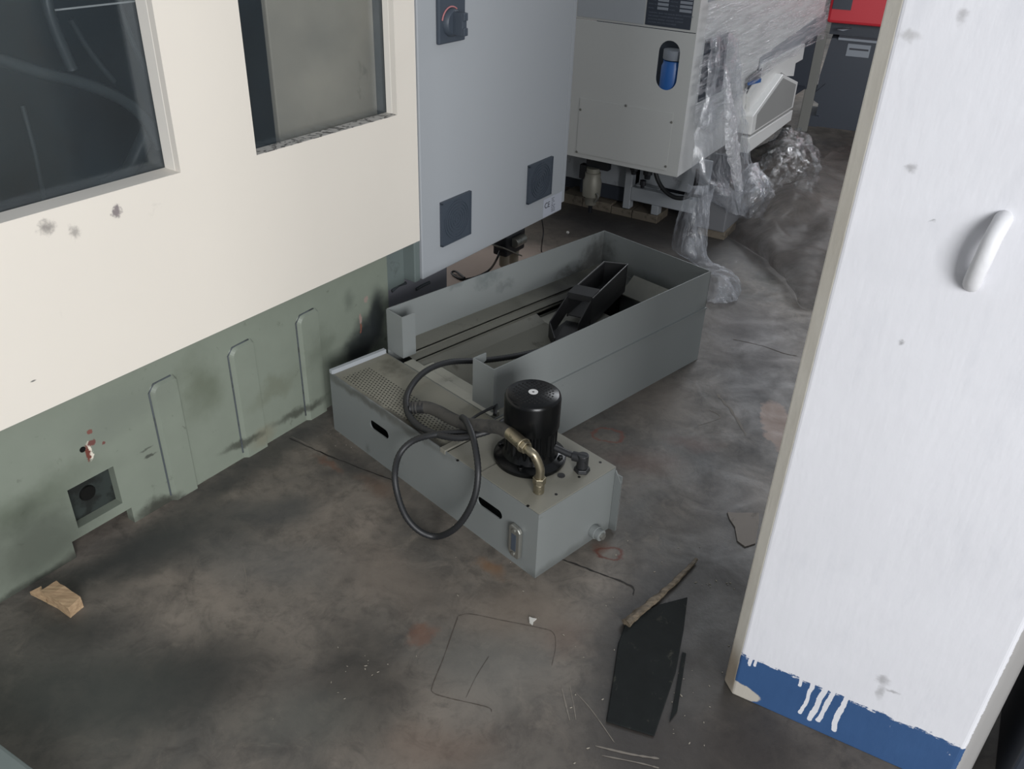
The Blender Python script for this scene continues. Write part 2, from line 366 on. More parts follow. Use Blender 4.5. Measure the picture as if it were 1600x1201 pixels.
# column
def colm():
    t = MT('column_paint'); sep = t.n('ShaderNodeSeparateXYZ'); t.l(t.P, sep.inputs[0])
    nz = t.noise(3, 5); col = t.mix(nz.outputs[0], s2l((198, 198, 202)), s2l((214, 214, 218)))
    # paler, rougher band
    v = t.mapv((0, 0, 0), (0, 0, 0), (3.0, 3.0, 1.0)); st = t.noise(6, 6, .6, vec=v)
    col = t.mix(t.ramp(st.outputs[0], .55, .8, 0, .35), col, s2l((180, 182, 188)))
    for (x, y, rx, rz, cc) in ((1425, 262, .007, .005, (120, 118, 118)), (1380, 1062, .010, .010, (120, 118, 118)), (1375, 1080, .006, .016, (135, 134, 134)),
                               (1395, 1080, .012, .003, (120, 118, 118)), (1408, 535, .004, .003, (90, 88, 86)), (1420, 55, .012, .006, (150, 148, 146)), (1503, 25, .006, .008, (140, 138, 138)), (1456, 346, .003, .002, (110, 110, 110))):
        p = FC.ony(x, y, 0); col = t.spot(col, tuple(p), (rx, .03, rz), s2l(cc), .55, .8, ws=70, wa=.02)
    # blue foot with a ragged brushed edge and runs of white
    lowx = t.noise(9, 3, .5).outputs[0]; e = t.noise(26, 6, .7, vec=t.mapv(sc=(1, 1, .35))); e2 = t.noise(110, 4, .7, vec=t.mapv(sc=(.35, 1, 1.5)))
    h = t.math('ADD', sep.outputs[2], t.math('ADD', t.math('MULTIPLY', t.math('SUBTRACT', e.outputs[0], .5), .034), t.math('MULTIPLY', t.math('SUBTRACT', e2.outputs[0], .5), .040)))
    blue = t.ramp(h, .128, .131, 1, 0)
    runs = None
    for (x, wd, zb) in ((.022, .0035, .105), (.034, .0035, .110), (.128, .0028, .108), (.150, .0045, .030), (.176, .0065, .022), (.194, .0050, .030), (.222, .0055, .022), (.018, .002, .11)):
        dx = t.math('ABSOLUTE', t.math('SUBTRACT', t.math('ADD', sep.outputs[0], t.math('ADD', t.math('MULTIPLY', t.math('SUBTRACT', lowx, .5), .035), t.math('MULTIPLY', t.math('SUBTRACT', e2.outputs[0], .5), .004))), x))
        dz = t.math('MAXIMUM', t.math('SUBTRACT', zb+wd, sep.outputs[2]), 0.0)
        r_ = t.math('LESS_THAN', t.math('SQRT', t.math('ADD', t.math('MULTIPLY', dx, dx), t.math('MULTIPLY', dz, dz))), wd)
        runs = r_ if runs is None else t.math('MAXIMUM', runs, r_)
    sm = t.ramp(t.noise(45, 5, .7, vec=t.mapv(sc=(1, 1, .5))).outputs[0], .66, .68, 0, 1)
    sm = t.math('MULTIPLY', sm, t.math('MULTIPLY', t.math('GREATER_THAN', sep.outputs[2], .085), t.math('GREATER_THAN', sep.outputs[0], .14)))
    blue = t.math('MULTIPLY', blue, t.math('SUBTRACT', 1.0, t.math('MAXIMUM', runs, t.math('MULTIPLY', sm, .6))))
    bc = t.mix(t.noise(9, 4).outputs[0], s2l((42, 72, 112)), s2l((50, 82, 124)))
    bare = t.spot(t.mix(0.0, bc, bc), (.0, 0, .02), (.062, .05, .024), s2l((172, 166, 156)), 1, .06, ws=25, wa=.02)
    col = t.mix(blue, col, bare)
    # the bare rendered arrises
    ar = t.math('LESS_THAN', t.math('ADD', sep.outputs[0], t.math('MULTIPLY', t.math('SUBTRACT', t.noise(30, 4).outputs[0], .5), .004)), -.0012)
    an = t.mix(t.ramp(t.noise(8, 5, .6, vec=t.mapv(sc=(1, 1, .4))).outputs[0], .4, .7), s2l((240, 235, 224)), s2l((220, 213, 200)))
    an = t.spot(an, (-.02, .02, .05), (.08, .08, .07), s2l((138, 120, 98)), .8, .7, ws=30, wa=.03)
    col = t.mix(ar, col, an)
    col = t.mix(t.math('GREATER_THAN', t.math('ADD', sep.outputs[0], t.math('MULTIPLY', t.math('SUBTRACT', e2.outputs[0], .5), .008)), .4535), col, s2l((152, 150, 148)))
    bmp = t.math('ADD', t.noise(70, 5, vec=t.mapv(sc=(1, 1, .25))).outputs[0], t.math('MULTIPLY', t.noise(14, 4).outputs[0], 1.5))
    return t.finish(col, .55, 0, bmp, .35, .0016)
COLM = colm()

# floor concrete
def floorm():
    t = MT('workshop_concrete')
    a = t.noise(1.7, 8, .6, dist=.6).outputs[0]; b = t.noise(6.5, 8, .65, dist=.5).outputs[0]; c = t.noise(30, 6, .7).outputs[0]
    col = t.mix(t.ramp(a, .35, .65), s2l((74, 73, 70)), s2l((124, 115, 105)))
    col = t.mix(t.ramp(b, .45, .75, 0, .75), col, s2l((64, 60, 56)))
    col = t.mix(t.ramp(t.noise(4.2, 7, .6, dist=1).outputs[0], .52, .72, 0, .5), col, s2l((122, 114, 104)))
    col = t.mix(t.ramp(c, .5, .8, 0, .45), col, s2l((56, 52, 48)))
    col = t.mix(t.ramp(t.noise(13, 8, .7, dist=1.2).outputs[0], .50, .66, 0, .45), col, s2l((52, 49, 46)))
    col = t.mix(t.ramp(t.noise(11, 7, .7, dist=.8, vec=t.mapv((3, 5, 0))).outputs[0], .54, .70, 0, .40), col, s2l((134, 125, 114)))
    def S_(x, y, rx, ry, cc, st, so=.6, rot=0, ws=7, wa=.12, ring=False):
        nonlocal col
        p = fl(x, y); col = t.spot(col, (p.x, p.y, 0), (rx, ry, 1), s2l(cc), st, so, rot, ws, wa, ring)
    # paler patch behind the cabinet: spilled light painted into the floor colour
    S_(745, 425, .45, .35, (168, 152, 142), .95, .35, 0, 3, .1)
    # oily darkness, plus shade painted along the machine base and near the column
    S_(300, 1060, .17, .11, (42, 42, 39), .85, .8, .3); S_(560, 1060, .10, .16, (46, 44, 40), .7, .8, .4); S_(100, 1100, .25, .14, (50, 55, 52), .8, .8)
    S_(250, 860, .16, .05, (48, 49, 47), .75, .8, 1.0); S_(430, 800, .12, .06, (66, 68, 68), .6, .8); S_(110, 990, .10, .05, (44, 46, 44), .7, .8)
    S_(1010, 1030, .13, .28, (40, 38, 36), .9, .5, -.2); S_(1100, 1010, .08, .28, (46, 44, 42), .85, .6, .3); S_(1110, 950, .10, .22, (50, 47, 43), .75, .7); S_(1130, 880, .10, .12, (50, 48, 45), .7, .8)
    S_(1150, 800, .10, .3, (62, 62, 64), .6, .8); S_(1100, 1180, .3, .10, (44, 39, 36), .8, .7)
    S_(1180, 640, .10, .35, (60, 61, 64), .6, .8); S_(960, 350, .42, .30, (50, 48, 48), .85, .7, -.5); S_(1130, 380, .35, .35, (66, 64, 63), .7, .8)
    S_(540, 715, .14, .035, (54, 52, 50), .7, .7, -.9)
    S_(1150, 520, .25, .30, (72, 68, 65), .7, .7, -.3); S_(1200, 560, .12, .5, (60, 60, 62), .6, .8); S_(400, 722, .30, .05, (50, 51, 50), .7, .8, .98, 9, .10); S_(190, 870, .20, .05, (42, 44, 42), .8, .8, .98, 9, .10); S_(300, 835, .16, .10, (58, 59, 58), .6, .9, .5, 9, .14)  # painted shade: shadow zone by the column, contact bands along the base
    # rust and red traces
    S_(515, 725, .05, .012, (100, 72, 58), .7, .8, -.7, 16, .09); S_(590, 760, .06, .03, (104, 80, 64), .5, .9, -.7, 14, .10); S_(660, 990, .035, .022, (108, 72, 54), .65, .7, .6, 22, .09)
    S_(765, 885, .040, .02, (118, 84, 52), .6, .9, -.7, 20, .09); S_(952, 864, .034, .026, (84, 40, 28), 1, .22, 0, 18, .05, True); S_(940, 855, .022, .02, (96, 60, 46), .5, .6)
    S_(950, 680, .05, .035, (110, 62, 50), .8, .22, 0, 14, .08, True); S_(1000, 720, .10, .05, (94, 70, 60), .5, .8); S_(880, 1000, .05, .05, (84, 66, 56), .5, .8)
    S_(1080, 690, .07, .04, (92, 66, 58), .5, .8); S_(690, 1170, .10, .05, (104, 84, 70), .4, .8)
    # paler rubbed places
    S_(760, 1030, .12, .13, (110, 108, 102), .55, .7, .3); S_(820, 960, .12, .08, (118, 106, 94), .5, .8); S_(620, 900, .16, .08, (112, 102, 92), .5, .8, -.6); S_(1020, 620, .12, .16, (104, 96, 88), .5, .8)
    S_(1165, 828, .001, .001, (1, 1, 1), 0)
    S_(1215, 665, .05, .15, (136, 116, 104), .95, .12, -.1, 14, .08)
    S_(480, 1120, .12, .06, (88, 88, 82), .5, .8); S_(430, 880, .16, .08, (92, 92, 90), .45, .8)
    # fine pale grit
    g = t.noise(190, 2, .5).outputs[0]; g2 = t.noise(2.2, 3).outputs[0]
    col = t.mix(t.math('MULTIPLY', t.ramp(g, .74, .77), t.ramp(g2, .5, .65, 0, .7)), col, s2l((150, 146, 138)))
    bmp = t.math('ADD', c, t.math('MULTIPLY', b, 1.5))
    rg = t.ramp(b, .3, .7, .42, .68)
    return t.finish(col, rg, 0, bmp, .25, .003)
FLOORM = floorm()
CRACK = paint('crack_dirt', (34, 31, 28), .8, .2)
SCRATCH = paint('scuff_pale', (112, 106, 98), .7, .2)
RUSTL = paint('rust_line', (72, 64, 57), .8, .2)

def film(name, rgb, op0, op1, gl, rough, streak_rot, sc, nsc=6, bstr=.6, dust=0.0):
    t = MT(name)
    vec = t.mapv(rot=streak_rot, sc=sc)
    n1_ = t.noise(nsc, 6, .6, vec=vec).outputs[0]; n2_ = t.noise(nsc*3.1, 5, .6, vec=vec).outputs[0]; n3_ = t.noise(5, 4).outputs[0]
    h = t.math('ADD', n1_, t.math('MULTIPLY', n2_, .6))
    bn = t.n('ShaderNodeBump'); bn.inputs['Strength'].default_value = bstr; bn.inputs['Distance'].default_value = .02; t.l(h, bn.inputs['Height'])
    tr = t.n('ShaderNodeBsdfTransparent'); tr.inputs[0].default_value = (.96, .97, .98, 1)
    d = t.n('ShaderNodeBsdfDiffuse'); d.inputs[0].default_value = (*s2l(rgb), 1); t.l(bn.outputs[0], d.inputs['Normal'])
    tl = t.n('ShaderNodeBsdfTranslucent'); tl.inputs[0].default_value = (*s2l(rgb), 1); t.l(bn.outputs[0], tl.inputs['Normal'])
    g = t.n('ShaderNodeBsdfGlossy'); g.inputs['Roughness'].default_value = rough; g.inputs[0].default_value = (1, 1, 1, 1); t.l(bn.outputs[0], g.inputs['Normal'])
    a = t.n('ShaderNodeMixShader'); a.inputs[0].default_value = .4; t.l(d.outputs[0], a.inputs[1]); t.l(tl.outputs[0], a.inputs[2])
    b = t.n('ShaderNodeMixShader'); b.inputs[0].default_value = gl; t.l(a.outputs[0], b.inputs[1]); t.l(g.outputs[0], b.inputs[2])
    c = t.n('ShaderNodeMixShader'); t.l(tr.outputs[0], c.inputs[1]); t.l(b.outputs[0], c.inputs[2])
    f = t.math('ADD', t.ramp(h, .66, .96, op0, op1), t.math('MULTIPLY', t.ramp(n3_, .4, .7), dust)); t.l(f, c.inputs[0])
    t.l(c.outputs[0], t.out.inputs[0]); return t.m

# ------------------------------------------------------------------ floor (setting)
def ribbon(bm, pts, w0, mi, z=.0006, jit=.0):
    P = [Vector((p.x, p.y, 0)) for p in pts]
    prev = None
    for i, p in enumerate(P):
        d = (P[min(i+1, len(P)-1)]-P[max(i-1, 0)]).normalized(); nrm = Vector((-d.y, d.x, 0))
        ww = w0*(.5+random.random()) * (.35 if i in (0, len(P)-1) else 1)
        o = nrm*random.uniform(-jit, jit)
        a = bm.verts.new(p+o+nrm*ww/2+Vector((0,0,z))); b = bm.verts.new(p+o-nrm*ww/2+Vector((0,0,z)))
        if prev: bm.faces.new((prev[0], prev[1], b, a)).material_index = mi
        prev = (a, b)
bm = NB()
vs = [bm.verts.new(v) for v in ((-9, -4, 0), (12, -4, 0), (12, 22, 0), (-9, 22, 0))]; bm.faces.new(vs)
def pxline(l, n=8): return cr([fl(*p) for p in l], n)
ribbon(bm, pxline([(452, 684), (500, 706), (560, 730), (613, 750)]), .004, 1, jit=.0015)
ribbon(bm, pxline([(455, 682), (490, 699), (512, 712)]), .003, 2, jit=.002)
ribbon(bm, pxline([(878, 874), (930, 893), (985, 915), (990, 930)]), .005, 1, jit=.0015)
ribbon(bm, pxline([(881, 877), (900, 886), (925, 894)]), .004, 2, jit=.001)
ribbon(bm, pxline([(716, 962), (735, 959), (780, 968), (840, 980), (864, 988), (868, 1010), (862, 1040)]), .0012, 3)
ribbon(bm, pxline([(716, 962), (706, 990), (692, 1030), (676, 1070), (677, 1082), (700, 1090), (760, 1104), (768, 1112)]), .0018, 3)
ribbon(bm, pxline([(764, 1025), (745, 1055), (728, 1090)]), .0012, 3)
ribbon(bm, pxline([(1145, 530), (1190, 540), (1225, 552), (1245, 556)]), .004, 3)
ribbon(bm, pxline([(900, 1082), (925, 1110), (960, 1160)]), .0016, 2)
ribbon(bm, pxline([(878, 1075), (884, 1100), (890, 1125)]), .003, 2); ribbon(bm, pxline([(890, 1070), (896, 1100), (900, 1125)]), .002, 2)
ribbon(bm, pxline([(930, 1165), (985, 1178), (1030, 1185)]), .004, 2); ribbon(bm, pxline([(940, 1180), (1000, 1192), (1030, 1200)]), .003, 2)
ribbon(bm, pxline([(1120, 615), (1145, 645), (1165, 680)]), .008, 2, jit=.003); ribbon(bm, pxline([(1090, 665), (1125, 652), (1108, 640)]), .003, 2)
ribbon(bm, pxline([(380, 880), (385, 905), (382, 925)]), .002, 2)
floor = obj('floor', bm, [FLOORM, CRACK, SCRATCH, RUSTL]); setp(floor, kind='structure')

# ------------------------------------------------------------------ column (setting)
bm = NB(); W2, c1, c2, DP = .448, .027, .052, .44
sec = [(0, 0), (W2, 0), (W2+c2*.75, c2), (W2+c2*.75, DP), (W2, DP+.03), (0, DP+.03), (-c1, DP), (-c1, c1)]
prism(bm, [(x, y, 0) for x, y in sec], (0, 0, 3.6))
o = obj('concrete_column', bm, COLM, fr=FC, bevel=.004)
setp(o, 'white painted concrete column with bare chamfered edge and dark blue painted foot', 'column')
# mounting loop cast into the column
bm = NB(); a = FC.ony(1520, 445, 0); b = FC.ony(1570, 340, 0)
tp = Vector((a.x, .006, a.z)); q = Vector((b.x, .006, b.z)); mid = (tp+q)/2
pts = [tp+Vector((0, .02, 0)), tp+Vector((-.002, -.012, .004)), tp.lerp(q, .22)+Vector((-.004, -.030, 0)), tp.lerp(q, .5)+Vector((-.004, -.038, 0)), tp.lerp(q, .78)+Vector((-.004, -.032, 0)), q+Vector((-.002, -.014, -.004)), q+Vector((0, .02, 0))]
tube(bm, pts, .0130, 14)
LOOPM = paint('white_paint_over_rebar', (206, 206, 208), .55, .04, (150, 146, 140), 60, .68, bsc=90, bstr=.5)
setp(obj('rebar_loop', bm, LOOPM, fr=FC, base=(a.x, 0, a.z), smooth=True), 'white painted steel loop handle sticking out of the white column', 'handle')

# ------------------------------------------------------------------ big machine on the left
mach = thing('machining_center', 'large machine with cream upper panel, two windows and stained grey-green base', 'machine', FM)
X0, XB = -.0, .03
y0, ye = -2.4, .455; zb, zt = .461, 2.0
w1a, w1b, w1z = -1.75, -.43, .913; w2a, w2b, w2z = -.195, .362, .903; th = .02
bm = NB()
ys = [y0, w1a, w1b, w2a, w2b, ye]; zs = [zb, w2z, w1z, 1.72, zt]
grid_plate(bm, XB-th, XB, ys, zs, {(1, 2), (3, 1), (3, 2)})
# folded return under and at the ends
box(bm, -.25, XB-th, ye-.004, ye-.0005, zb, zt)
obj('cream_panel', bm, CREAM, mach)
def window(a, b, c, dep, ledge_mat, lip):
    x1 = XB-th; x2 = XB-dep
    for ya, yb in ((b-.0005, b+.012), (a-.012, a+.0005)): obj('window_reveal', box(NB(), x2, x1, ya, yb, c-.012, 1.72), CREAM_IN, mach, bevel=.002)
    bm = NB(); box(bm, x2, x1+.019, a-.012, b+.012, c-.012, c+.0008)
    obj('window_sill', bm, ledge_mat, mach)
    bm = NB(); box(bm, x2-.005, x2, a-.012, b+.012, c-.02, 1.74); obj('window_pane', bm, GLASS, mach)
window(w1a, w1b, w1z, .062, CREAM_IN, 0); window(w2a, w2b, w2z, .045, CHIP_LEDGE, 0)
# dark inside of the machine
INNER = paint('machine_interior_paint', (34, 44, 48), .6, .15, (24, 28, 30), 4, .5)
INNERG = paint('interior_door_paint', (190, 180, 164), .55, .06, (120, 118, 106), 7, .62)
bm = NB()
box(bm, -1.3, -1.26, y0, ye-.01, zb+.03, zt-.01); box(bm, -1.3, -.06, y0, ye-.01, zb, zb+.03)
box(bm, -1.3, -.06, y0, ye-.01, zt-.03, zt); box(bm, -1.3, -.06, ye-.04, ye-.01, zb+.03, zt-.03); box(bm, -1.3, -.06, y0, y0+.03, zb+.03, zt-.03)
obj('interior_lining', bm, INNER, mach)
p = FM.onx(412, 0, -.10); q_ = FM.onx(431, 226, -.10)
bm = NB(); box(bm, -.12, -.10, p.y+.005, .4145, zb+.031, zt-.031); obj('inner_door', bm, INNERG, mach, bevel=.004)
HOSEI = paint('interior_conduit', (62, 68, 70), .4, .1)
for pts_, r_, rb in (([(-40, 80), (60, 112), (130, 130), (190, 155), (225, 185), (250, 230)], .016, .009), ([(68, -60), (75, 10), (92, 60), (113, 108)], .014, .009)):
    bm = NB(); tube(bm, [FM.onx(x, y, -.24) for x, y in pts_], r_, 12, rib=rb); obj('conduit_hose', bm, HOSEI, mach, smooth=True)
for pts_, r_, X in (([(110, 30), (140, 80), (178, 128)], .008, -.4), ([(165, 292), (200, 268), (222, 225), (240, 190)], .022, -.35), ([(35, 165), (55, 240), (70, 318)], .006, -.5), ([(180, -20), (205, 60), (240, 130)], .008, -.5)):
    bm = NB(); tube(bm, [FM.onx(x, y, X) for x, y in pts_], r_, 10); obj('interior_pipe', bm, HOSEI, mach, smooth=True)
bm = NB(); a = FM.onx(82, 15, -.3); b = FM.onx(212, 3, -.3); box(bm, -.302, -.30, a.y, b.y, (a.z+b.z)/2-.002, (a.z+b.z)/2+.002); obj('interior_strip', bm, WHITEB, mach)
bm = NB(); box(bm, -1.1, -.55, -1.6, -.75, zb+.03, 1.05); box(bm, -.9, -.6, -1.45, -1.0, 1.05, 1.4); obj('machine_table', bm, INNER, mach, bevel=.01)
# green base casting with a notch at the floor and a hand hole
bm = NB()
nA, nB, nz_ = -.91, -.737, .053; pA, pB, pz0, pz1 = -.885, -.757, .082, .205
ys = [y0, nA, pA, pB, nB, .317]; zs = [0, nz_, pz0, pz1, .50]
grid_plate(bm, -.03, 0, ys, zs, {(1, 0), (2, 0), (3, 0), (2, 2)})
box(bm, -1.2, -.03, .29, .317, 0, .46)
box(bm, -1.2, -.03, y0, .29, .44, .46)
obj('base_casting', bm, GREEN, mach)
bm = NB(); box(bm, -.06, -.031, pA-.02, pB+.02, pz0-.02, pz1+.02)
POCK = paint('greasy_recess_paint', (44, 50, 48), .5, .2, (24, 26, 24), 16, .45)
obj('hand_hole_plate', bm, POCK, mach)
bm = NB(); c = FM.onx(137, 770, -.029); lathe(bm, (-.03, c.y, c.z), [(.0, .004), (.02, .004), (.022, .0), (.024, -.006)], 24, (1, 0, 0)); obj('hole_plug', bm, PIT, mach, smooth=True)
bm = NB(); c = FM.onx(129, 702, 0); cyl(bm, (-.001, c.y, c.z), (.0008, c.y, c.z), .008); obj('bolt_hole', bm, PIT, mach)
CREASE = paint('weathered_crease', (72, 78, 82), .6, .15, (44, 46, 44), 14, .5)
# pressed ribs of the casting (raised pads with a soft edge)
for (ya, yb, zt_) in ((-.606, -.538, .375), (-.347, -.274, .372), (-.089, -.018, .372)):
    bm = NB(); lp = [(ya-.006, -.0)] ; n = 6
    out = [Vector((0, ya-.008, -.0))]
    o1 = [(ya, .0)]+[(ya+.022-.022*math.cos(t*PI/12), zt_-.022+.022*math.sin(t*PI/12)) for t in range(7)]+[(yb-.006+.006*math.sin(t*PI/12), zt_-.006+.006*math.cos(t*PI/12)) for t in range(7)]+[(yb, .0)]
    top = [Vector((.012, y, z)) for y, z in o1]
    cy = (ya+yb)/2
    bot = [Vector((0, cy+(y-cy)*(1.28 if y < cy else 1.05), z*1.022)) for y, z in o1]
    A = [bm.verts.new(v) for v in top]; B = [bm.verts.new(v) for v in bot]
    bm.faces.new(A)
    for i in range(len(A)-1): bm.faces.new((A[i], A[i+1], B[i+1], B[i]))
    rib_ = obj('raised_rib', bm, GREEN, mach)
    gp = [Vector((.0012, bot[0].y-.002, .02)), Vector((.0012, bot[1].y-.002, zt_*.5)), Vector((.0012, bot[1].y-.002, zt_*.96)), Vector((.0012, ya+.006, zt_*1.015)), Vector((.0012, yb-.008, zt_*1.02))]
    bm = NB(); tube(bm, gp, .0024, 8, step=0); obj('rib_crease', bm, CREASE, rib_, smooth=True)
# sheet skirts and mauve casting beyond the end of the base
bm = NB(); box(bm, -.030, -.020, .3175, .424, .30, .46); obj('skirt_sheet', bm, GREEN2, mach)
bm = NB(); box(bm, -.030, .030, .4245, .4535, .312, .4605); obj('skirt_post', bm, GREEN2, mach, bevel=.003)
ce_ = FM.onx(700, 430, -.05).y
bm = NB(); box(bm, -.62, -.05, .33, ce_, 0, .312)
obj('rear_casting', bm, PURP, mach, bevel=.012)
for pts_ in ([(612, 455), (622, 446), (634, 442)], [(650, 452), (660, 446), (671, 441)]):
    bm = NB(); tube(bm, [FM.onx(x, y, -.048) for x, y in pts_], .006, 8); obj('casting_groove', bm, CREASE, mach, smooth=True)

# ------------------------------------------------------------------ grey electrical cabinet
cab = thing('electrical_cabinet', 'grey electrical cabinet with black rotary switch and two square vents, beside the cream panel', 'cabinet', FM, (-.15, .93, .314))
bm = NB(); box(bm, -.012, .036, .459, 1.375, .314, 2.0); box(bm, -.012, .036, 1.375, 1.398, .345, 2.0)
obj('door', bm, CABGREY, cab, bevel=.003)
bm = NB(); box(bm, -.34, -.013, .475, 1.385, .33, 1.98); obj('cabinet_body', bm, CABGREY, cab)
for (ya, yb, z0, z1) in ((.559, .723, .409, .568), (1.103, 1.27, .416, .569)):
    g_ = NB(); box(g_, .036, .046, ya, yb, z0, z1)
    cx, cz = (ya+yb)/2, (z0+z1)/2
    bm2 = bm = g_
    for rr in (.012, .024, .036, .048, .060, .070):
        o_ = [(.046, cx+rr*math.cos(t*PI/20), cz+rr*math.sin(t*PI/20)) for t in range(40)]; i_ = [(.046, cx+(rr-.004)*math.cos(t*PI/20), cz+(rr-.004)*math.sin(t*PI/20)) for t in range(40)]
        bridge_ring(bm, o_, i_, (.0022, 0, 0))
    ob = obj('vent_grille', bm, DARKPL, cab)
    bm = NB(); box(bm, .036, .0475, ya-.002, yb+.002, z1-.006, z1+.002); box(bm, .036, .0475, ya-.002, yb+.002, z0-.002, z0+.004); box(bm, .036, .0475, ya-.002, ya+.004, z0, z1); box(bm, .036, .0475, yb-.004, yb+.002, z0, z1)
    obj('vent_rim', bm, DARKPL, ob)
sw = obj('switch_plate', box(NB(), .036, .05, .547, .680, 1.086, 1.30), DARKPL, cab, bevel=.004)
c = Vector((.05, .605, 1.147))
bm = NB(); lathe(bm, c, [(.0, .018), (.034, .018), (.040, .012), (.042, 0)], 36, (1, 0, 0)); obj('switch_dial', bm, DARKPL, sw, smooth=True)
bm = NB(); o_ = [(.052, c.y+.046*math.cos(PI*.3+t*PI/30), c.z+.046*math.sin(PI*.3+t*PI/30)) for t in range(20)]; tube(bm, o_, .0025, 8); obj('red_dial_mark', bm, paint('faded_red', (170, 110, 112), .5), sw, smooth=True)
bm = NB(); box(bm, .066, .105, c.y-.011, c.y+.011, c.z-.034, c.z+.034); box(bm, .105, .110, c.y-.011, c.y+.011, c.z-.034, c.z-.010); box(bm, .105, .110, c.y-.011, c.y+.011, c.z+.010, c.z+.034)
obj('switch_lever', bm, DARKPL, sw, bevel=.004)
bm = NB(); box(bm, .0362, .0368, 1.231, 1.374, .318, .397)
st = obj('ce_sticker', bm, LABELM, cab, label='white sticker with CE mark and small print')
def textmesh(name, body, size, origin, ux, uz, mat, parent, ext=.0003, align='LEFT'):
    cu = bpy.data.curves.new(name, 'FONT'); cu.body = body; cu.size = size; cu.align_x = align; cu.extrude = ext
    to = bpy.data.objects.new('tmp', cu); COL.objects.link(to); dg = bpy.context.evaluated_depsgraph_get()
    me = bpy.data.meshes.new_from_object(to.evaluated_get(dg)); bpy.data.objects.remove(to)
    ux = Vector(ux); uz = Vector(uz); nn = ux.cross(uz); M_ = Matrix((ux, uz, nn)).transposed().to_4x4(); M_.translation = Vector(origin)
    b_ = NB(); b_.from_mesh(me); b_.transform(M_); return obj(name, b_, mat, parent)
textmesh('ce_mark', 'CE', .034, (.0372, 1.240, .356), (0, 1, 0), (0, 0, 1), INKM, st)
for i in range(8):
    z = .385-.008*i
    if i < 8: textmesh('small_print', random.choice(('Type  :', 'Serial No :', 'Voltage 400V', 'Freq. 50Hz', 'Weight :')), .0055, (.0372, 1.292, z), (0, 1, 0), (0, 0, 1), INKM, st, .0001)

# air unit hanging under the cabinet, with cables
reg = thing('air_regulator', 'small air regulator with two bowls hanging below the grey cabinet', 'regulator', FM, (-.15, 1.2, .2))
def rz(x, y, X=-.10): return FM.onx(x, y, X)
bm = NB(); a = rz(782, 385); b = rz(808, 362); box(bm, -.14, -.07, a.y, b.y+.02, a.z-.045, a.z+.05); obj('regulator_body', bm, BLACKPL, reg, bevel=.008)
bm = NB(); a = rz(770, 383); b = rz(800, 396); prism(bm, [(-.11, a.y, a.z), (-.11, b.y, b.z), (-.06, b.y+.02, b.z-.01), (-.06, a.y+.02, a.z-.01)], (0, 0, .006)); obj('bracket', bm, ALU, reg)
bm = NB(); a = rz(803, 380, -.06); b = rz(818, 372, -.06); cyl(bm, a, b, .022); obj('pressure_gauge', bm, ALU, reg, smooth=True, bevel=.003)
for (x, y) in ((788, 392), (803, 390)):
    bm = NB(); a = rz(x, y); lathe(bm, a-Vector((0, 0, .075)), [(.0, 0), (.014, .002), (.021, .012), (.022, .06), (.024, .075), (.0, .075)], 24); obj('filter_bowl', bm, paint('cloudy_bowl', (150, 144, 128), .35), reg, smooth=True)
bm = NB(); box(bm, -.145, -.06, 1.12, 1.30, .255, .335); obj('hanger', bm, BLACKPL, reg)
bm = NB(); tube(bm, [FM.onx(781, 392, -.1), FM.onx(776, 405, -.1), FM.z(765, 421, .012), FM.z(745, 432, .006), FM.z(722, 436, .006), FM.z(706, 427, .008), FM.z(712, 424, .012), FM.z(726, 434, .012)], .005, 8)
setp(obj('power_cable', bm, RUBBER, fr=FM, base=FM.z(745, 432, 0), smooth=True), 'black cable looping on the floor under the grey cabinet', 'cable')
bm = NB(); tube(bm, [FM.onx(845, 335, -.1), FM.onx(849, 360, -.1), FM.onx(847, 378, -.1), FM.z(846, 392, .005), FM.z(850, 400, .004)], .003, 8)
setp(obj('thin_wire', bm, RUBBER, fr=FM, base=FM.z(847, 392, 0), smooth=True), 'thin black wire hanging from the grey cabinet near its CE sticker', 'wire')

# ------------------------------------------------------------------ coolant tank
HT = .212
tank = thing('coolant_tank', 'grey-green steel coolant tank with perforated cover and black pump motor on its lid', 'tank', FT, (.45, .12, 0))
def slot(cx, cz, hl, hw, rot=0):   # slot outline in x,z of the long side
    pts_ = []
    for k in range(16):
        t = -PI/2+PI*k/15; pts_.append((hl-hw+hw*math.cos(t), hw*math.sin(t)))
    for k in range(16):
        t = PI/2+PI*k/15; pts_.append((-(hl-hw)+hw*math.cos(t), hw*math.sin(t)))
    c_, s_ = math.cos(rot), math.sin(rot); return [(cx+a*c_-b*s_, cz+a*s_+b*c_) for a, b in pts_]
def slotted_plate(bm, x0, x1, z0, z1, slots, y, t_):
    """front plate split in columns; a column holding a slot becomes a ring"""
    xs = x0
    for (cx, cz, hl, hw) in slots:
        a, b = cx-hl-.02, cx+hl+.02
        box(bm, xs, a, y, y+t_, z0, z1)
        inner = slot(cx, cz, hl, hw); outer = []
        for (px, pz) in inner:
            dx, dz = px-cx, pz-cz; k = min((hl+.02)/abs(dx) if dx else 1e9, ((z1-cz) if dz > 0 else (cz-z0))/abs(dz) if dz else 1e9); outer.append((cx+dx*k, cz+dz*k))
        # make sure the corners of the cell are met
        for (qx, qz) in ((a, z0), (b, z0), (b, z1), (a, z1)):
            i = min(range(len(outer)), key=lambda i: (outer[i][0]-qx)**2+(outer[i][1]-qz)**2); outer[i] = (qx, qz)
        bridge_ring(bm, [(p, y, q) for p, q in outer], [(p, y, q) for p, q in inner], (0, t_, 0)); xs = b
    box(bm, xs, x1, y, y+t_, z0, z1)
bm = NB(); t_ = .004
slotted_plate(bm, 0, .912, .0, HT, [(.250, .127, .046, .0155), (.735, .126, .048, .0145)], 0, t_)
box(bm, .908, .912, t_, .295, 0, HT)                 # pump end
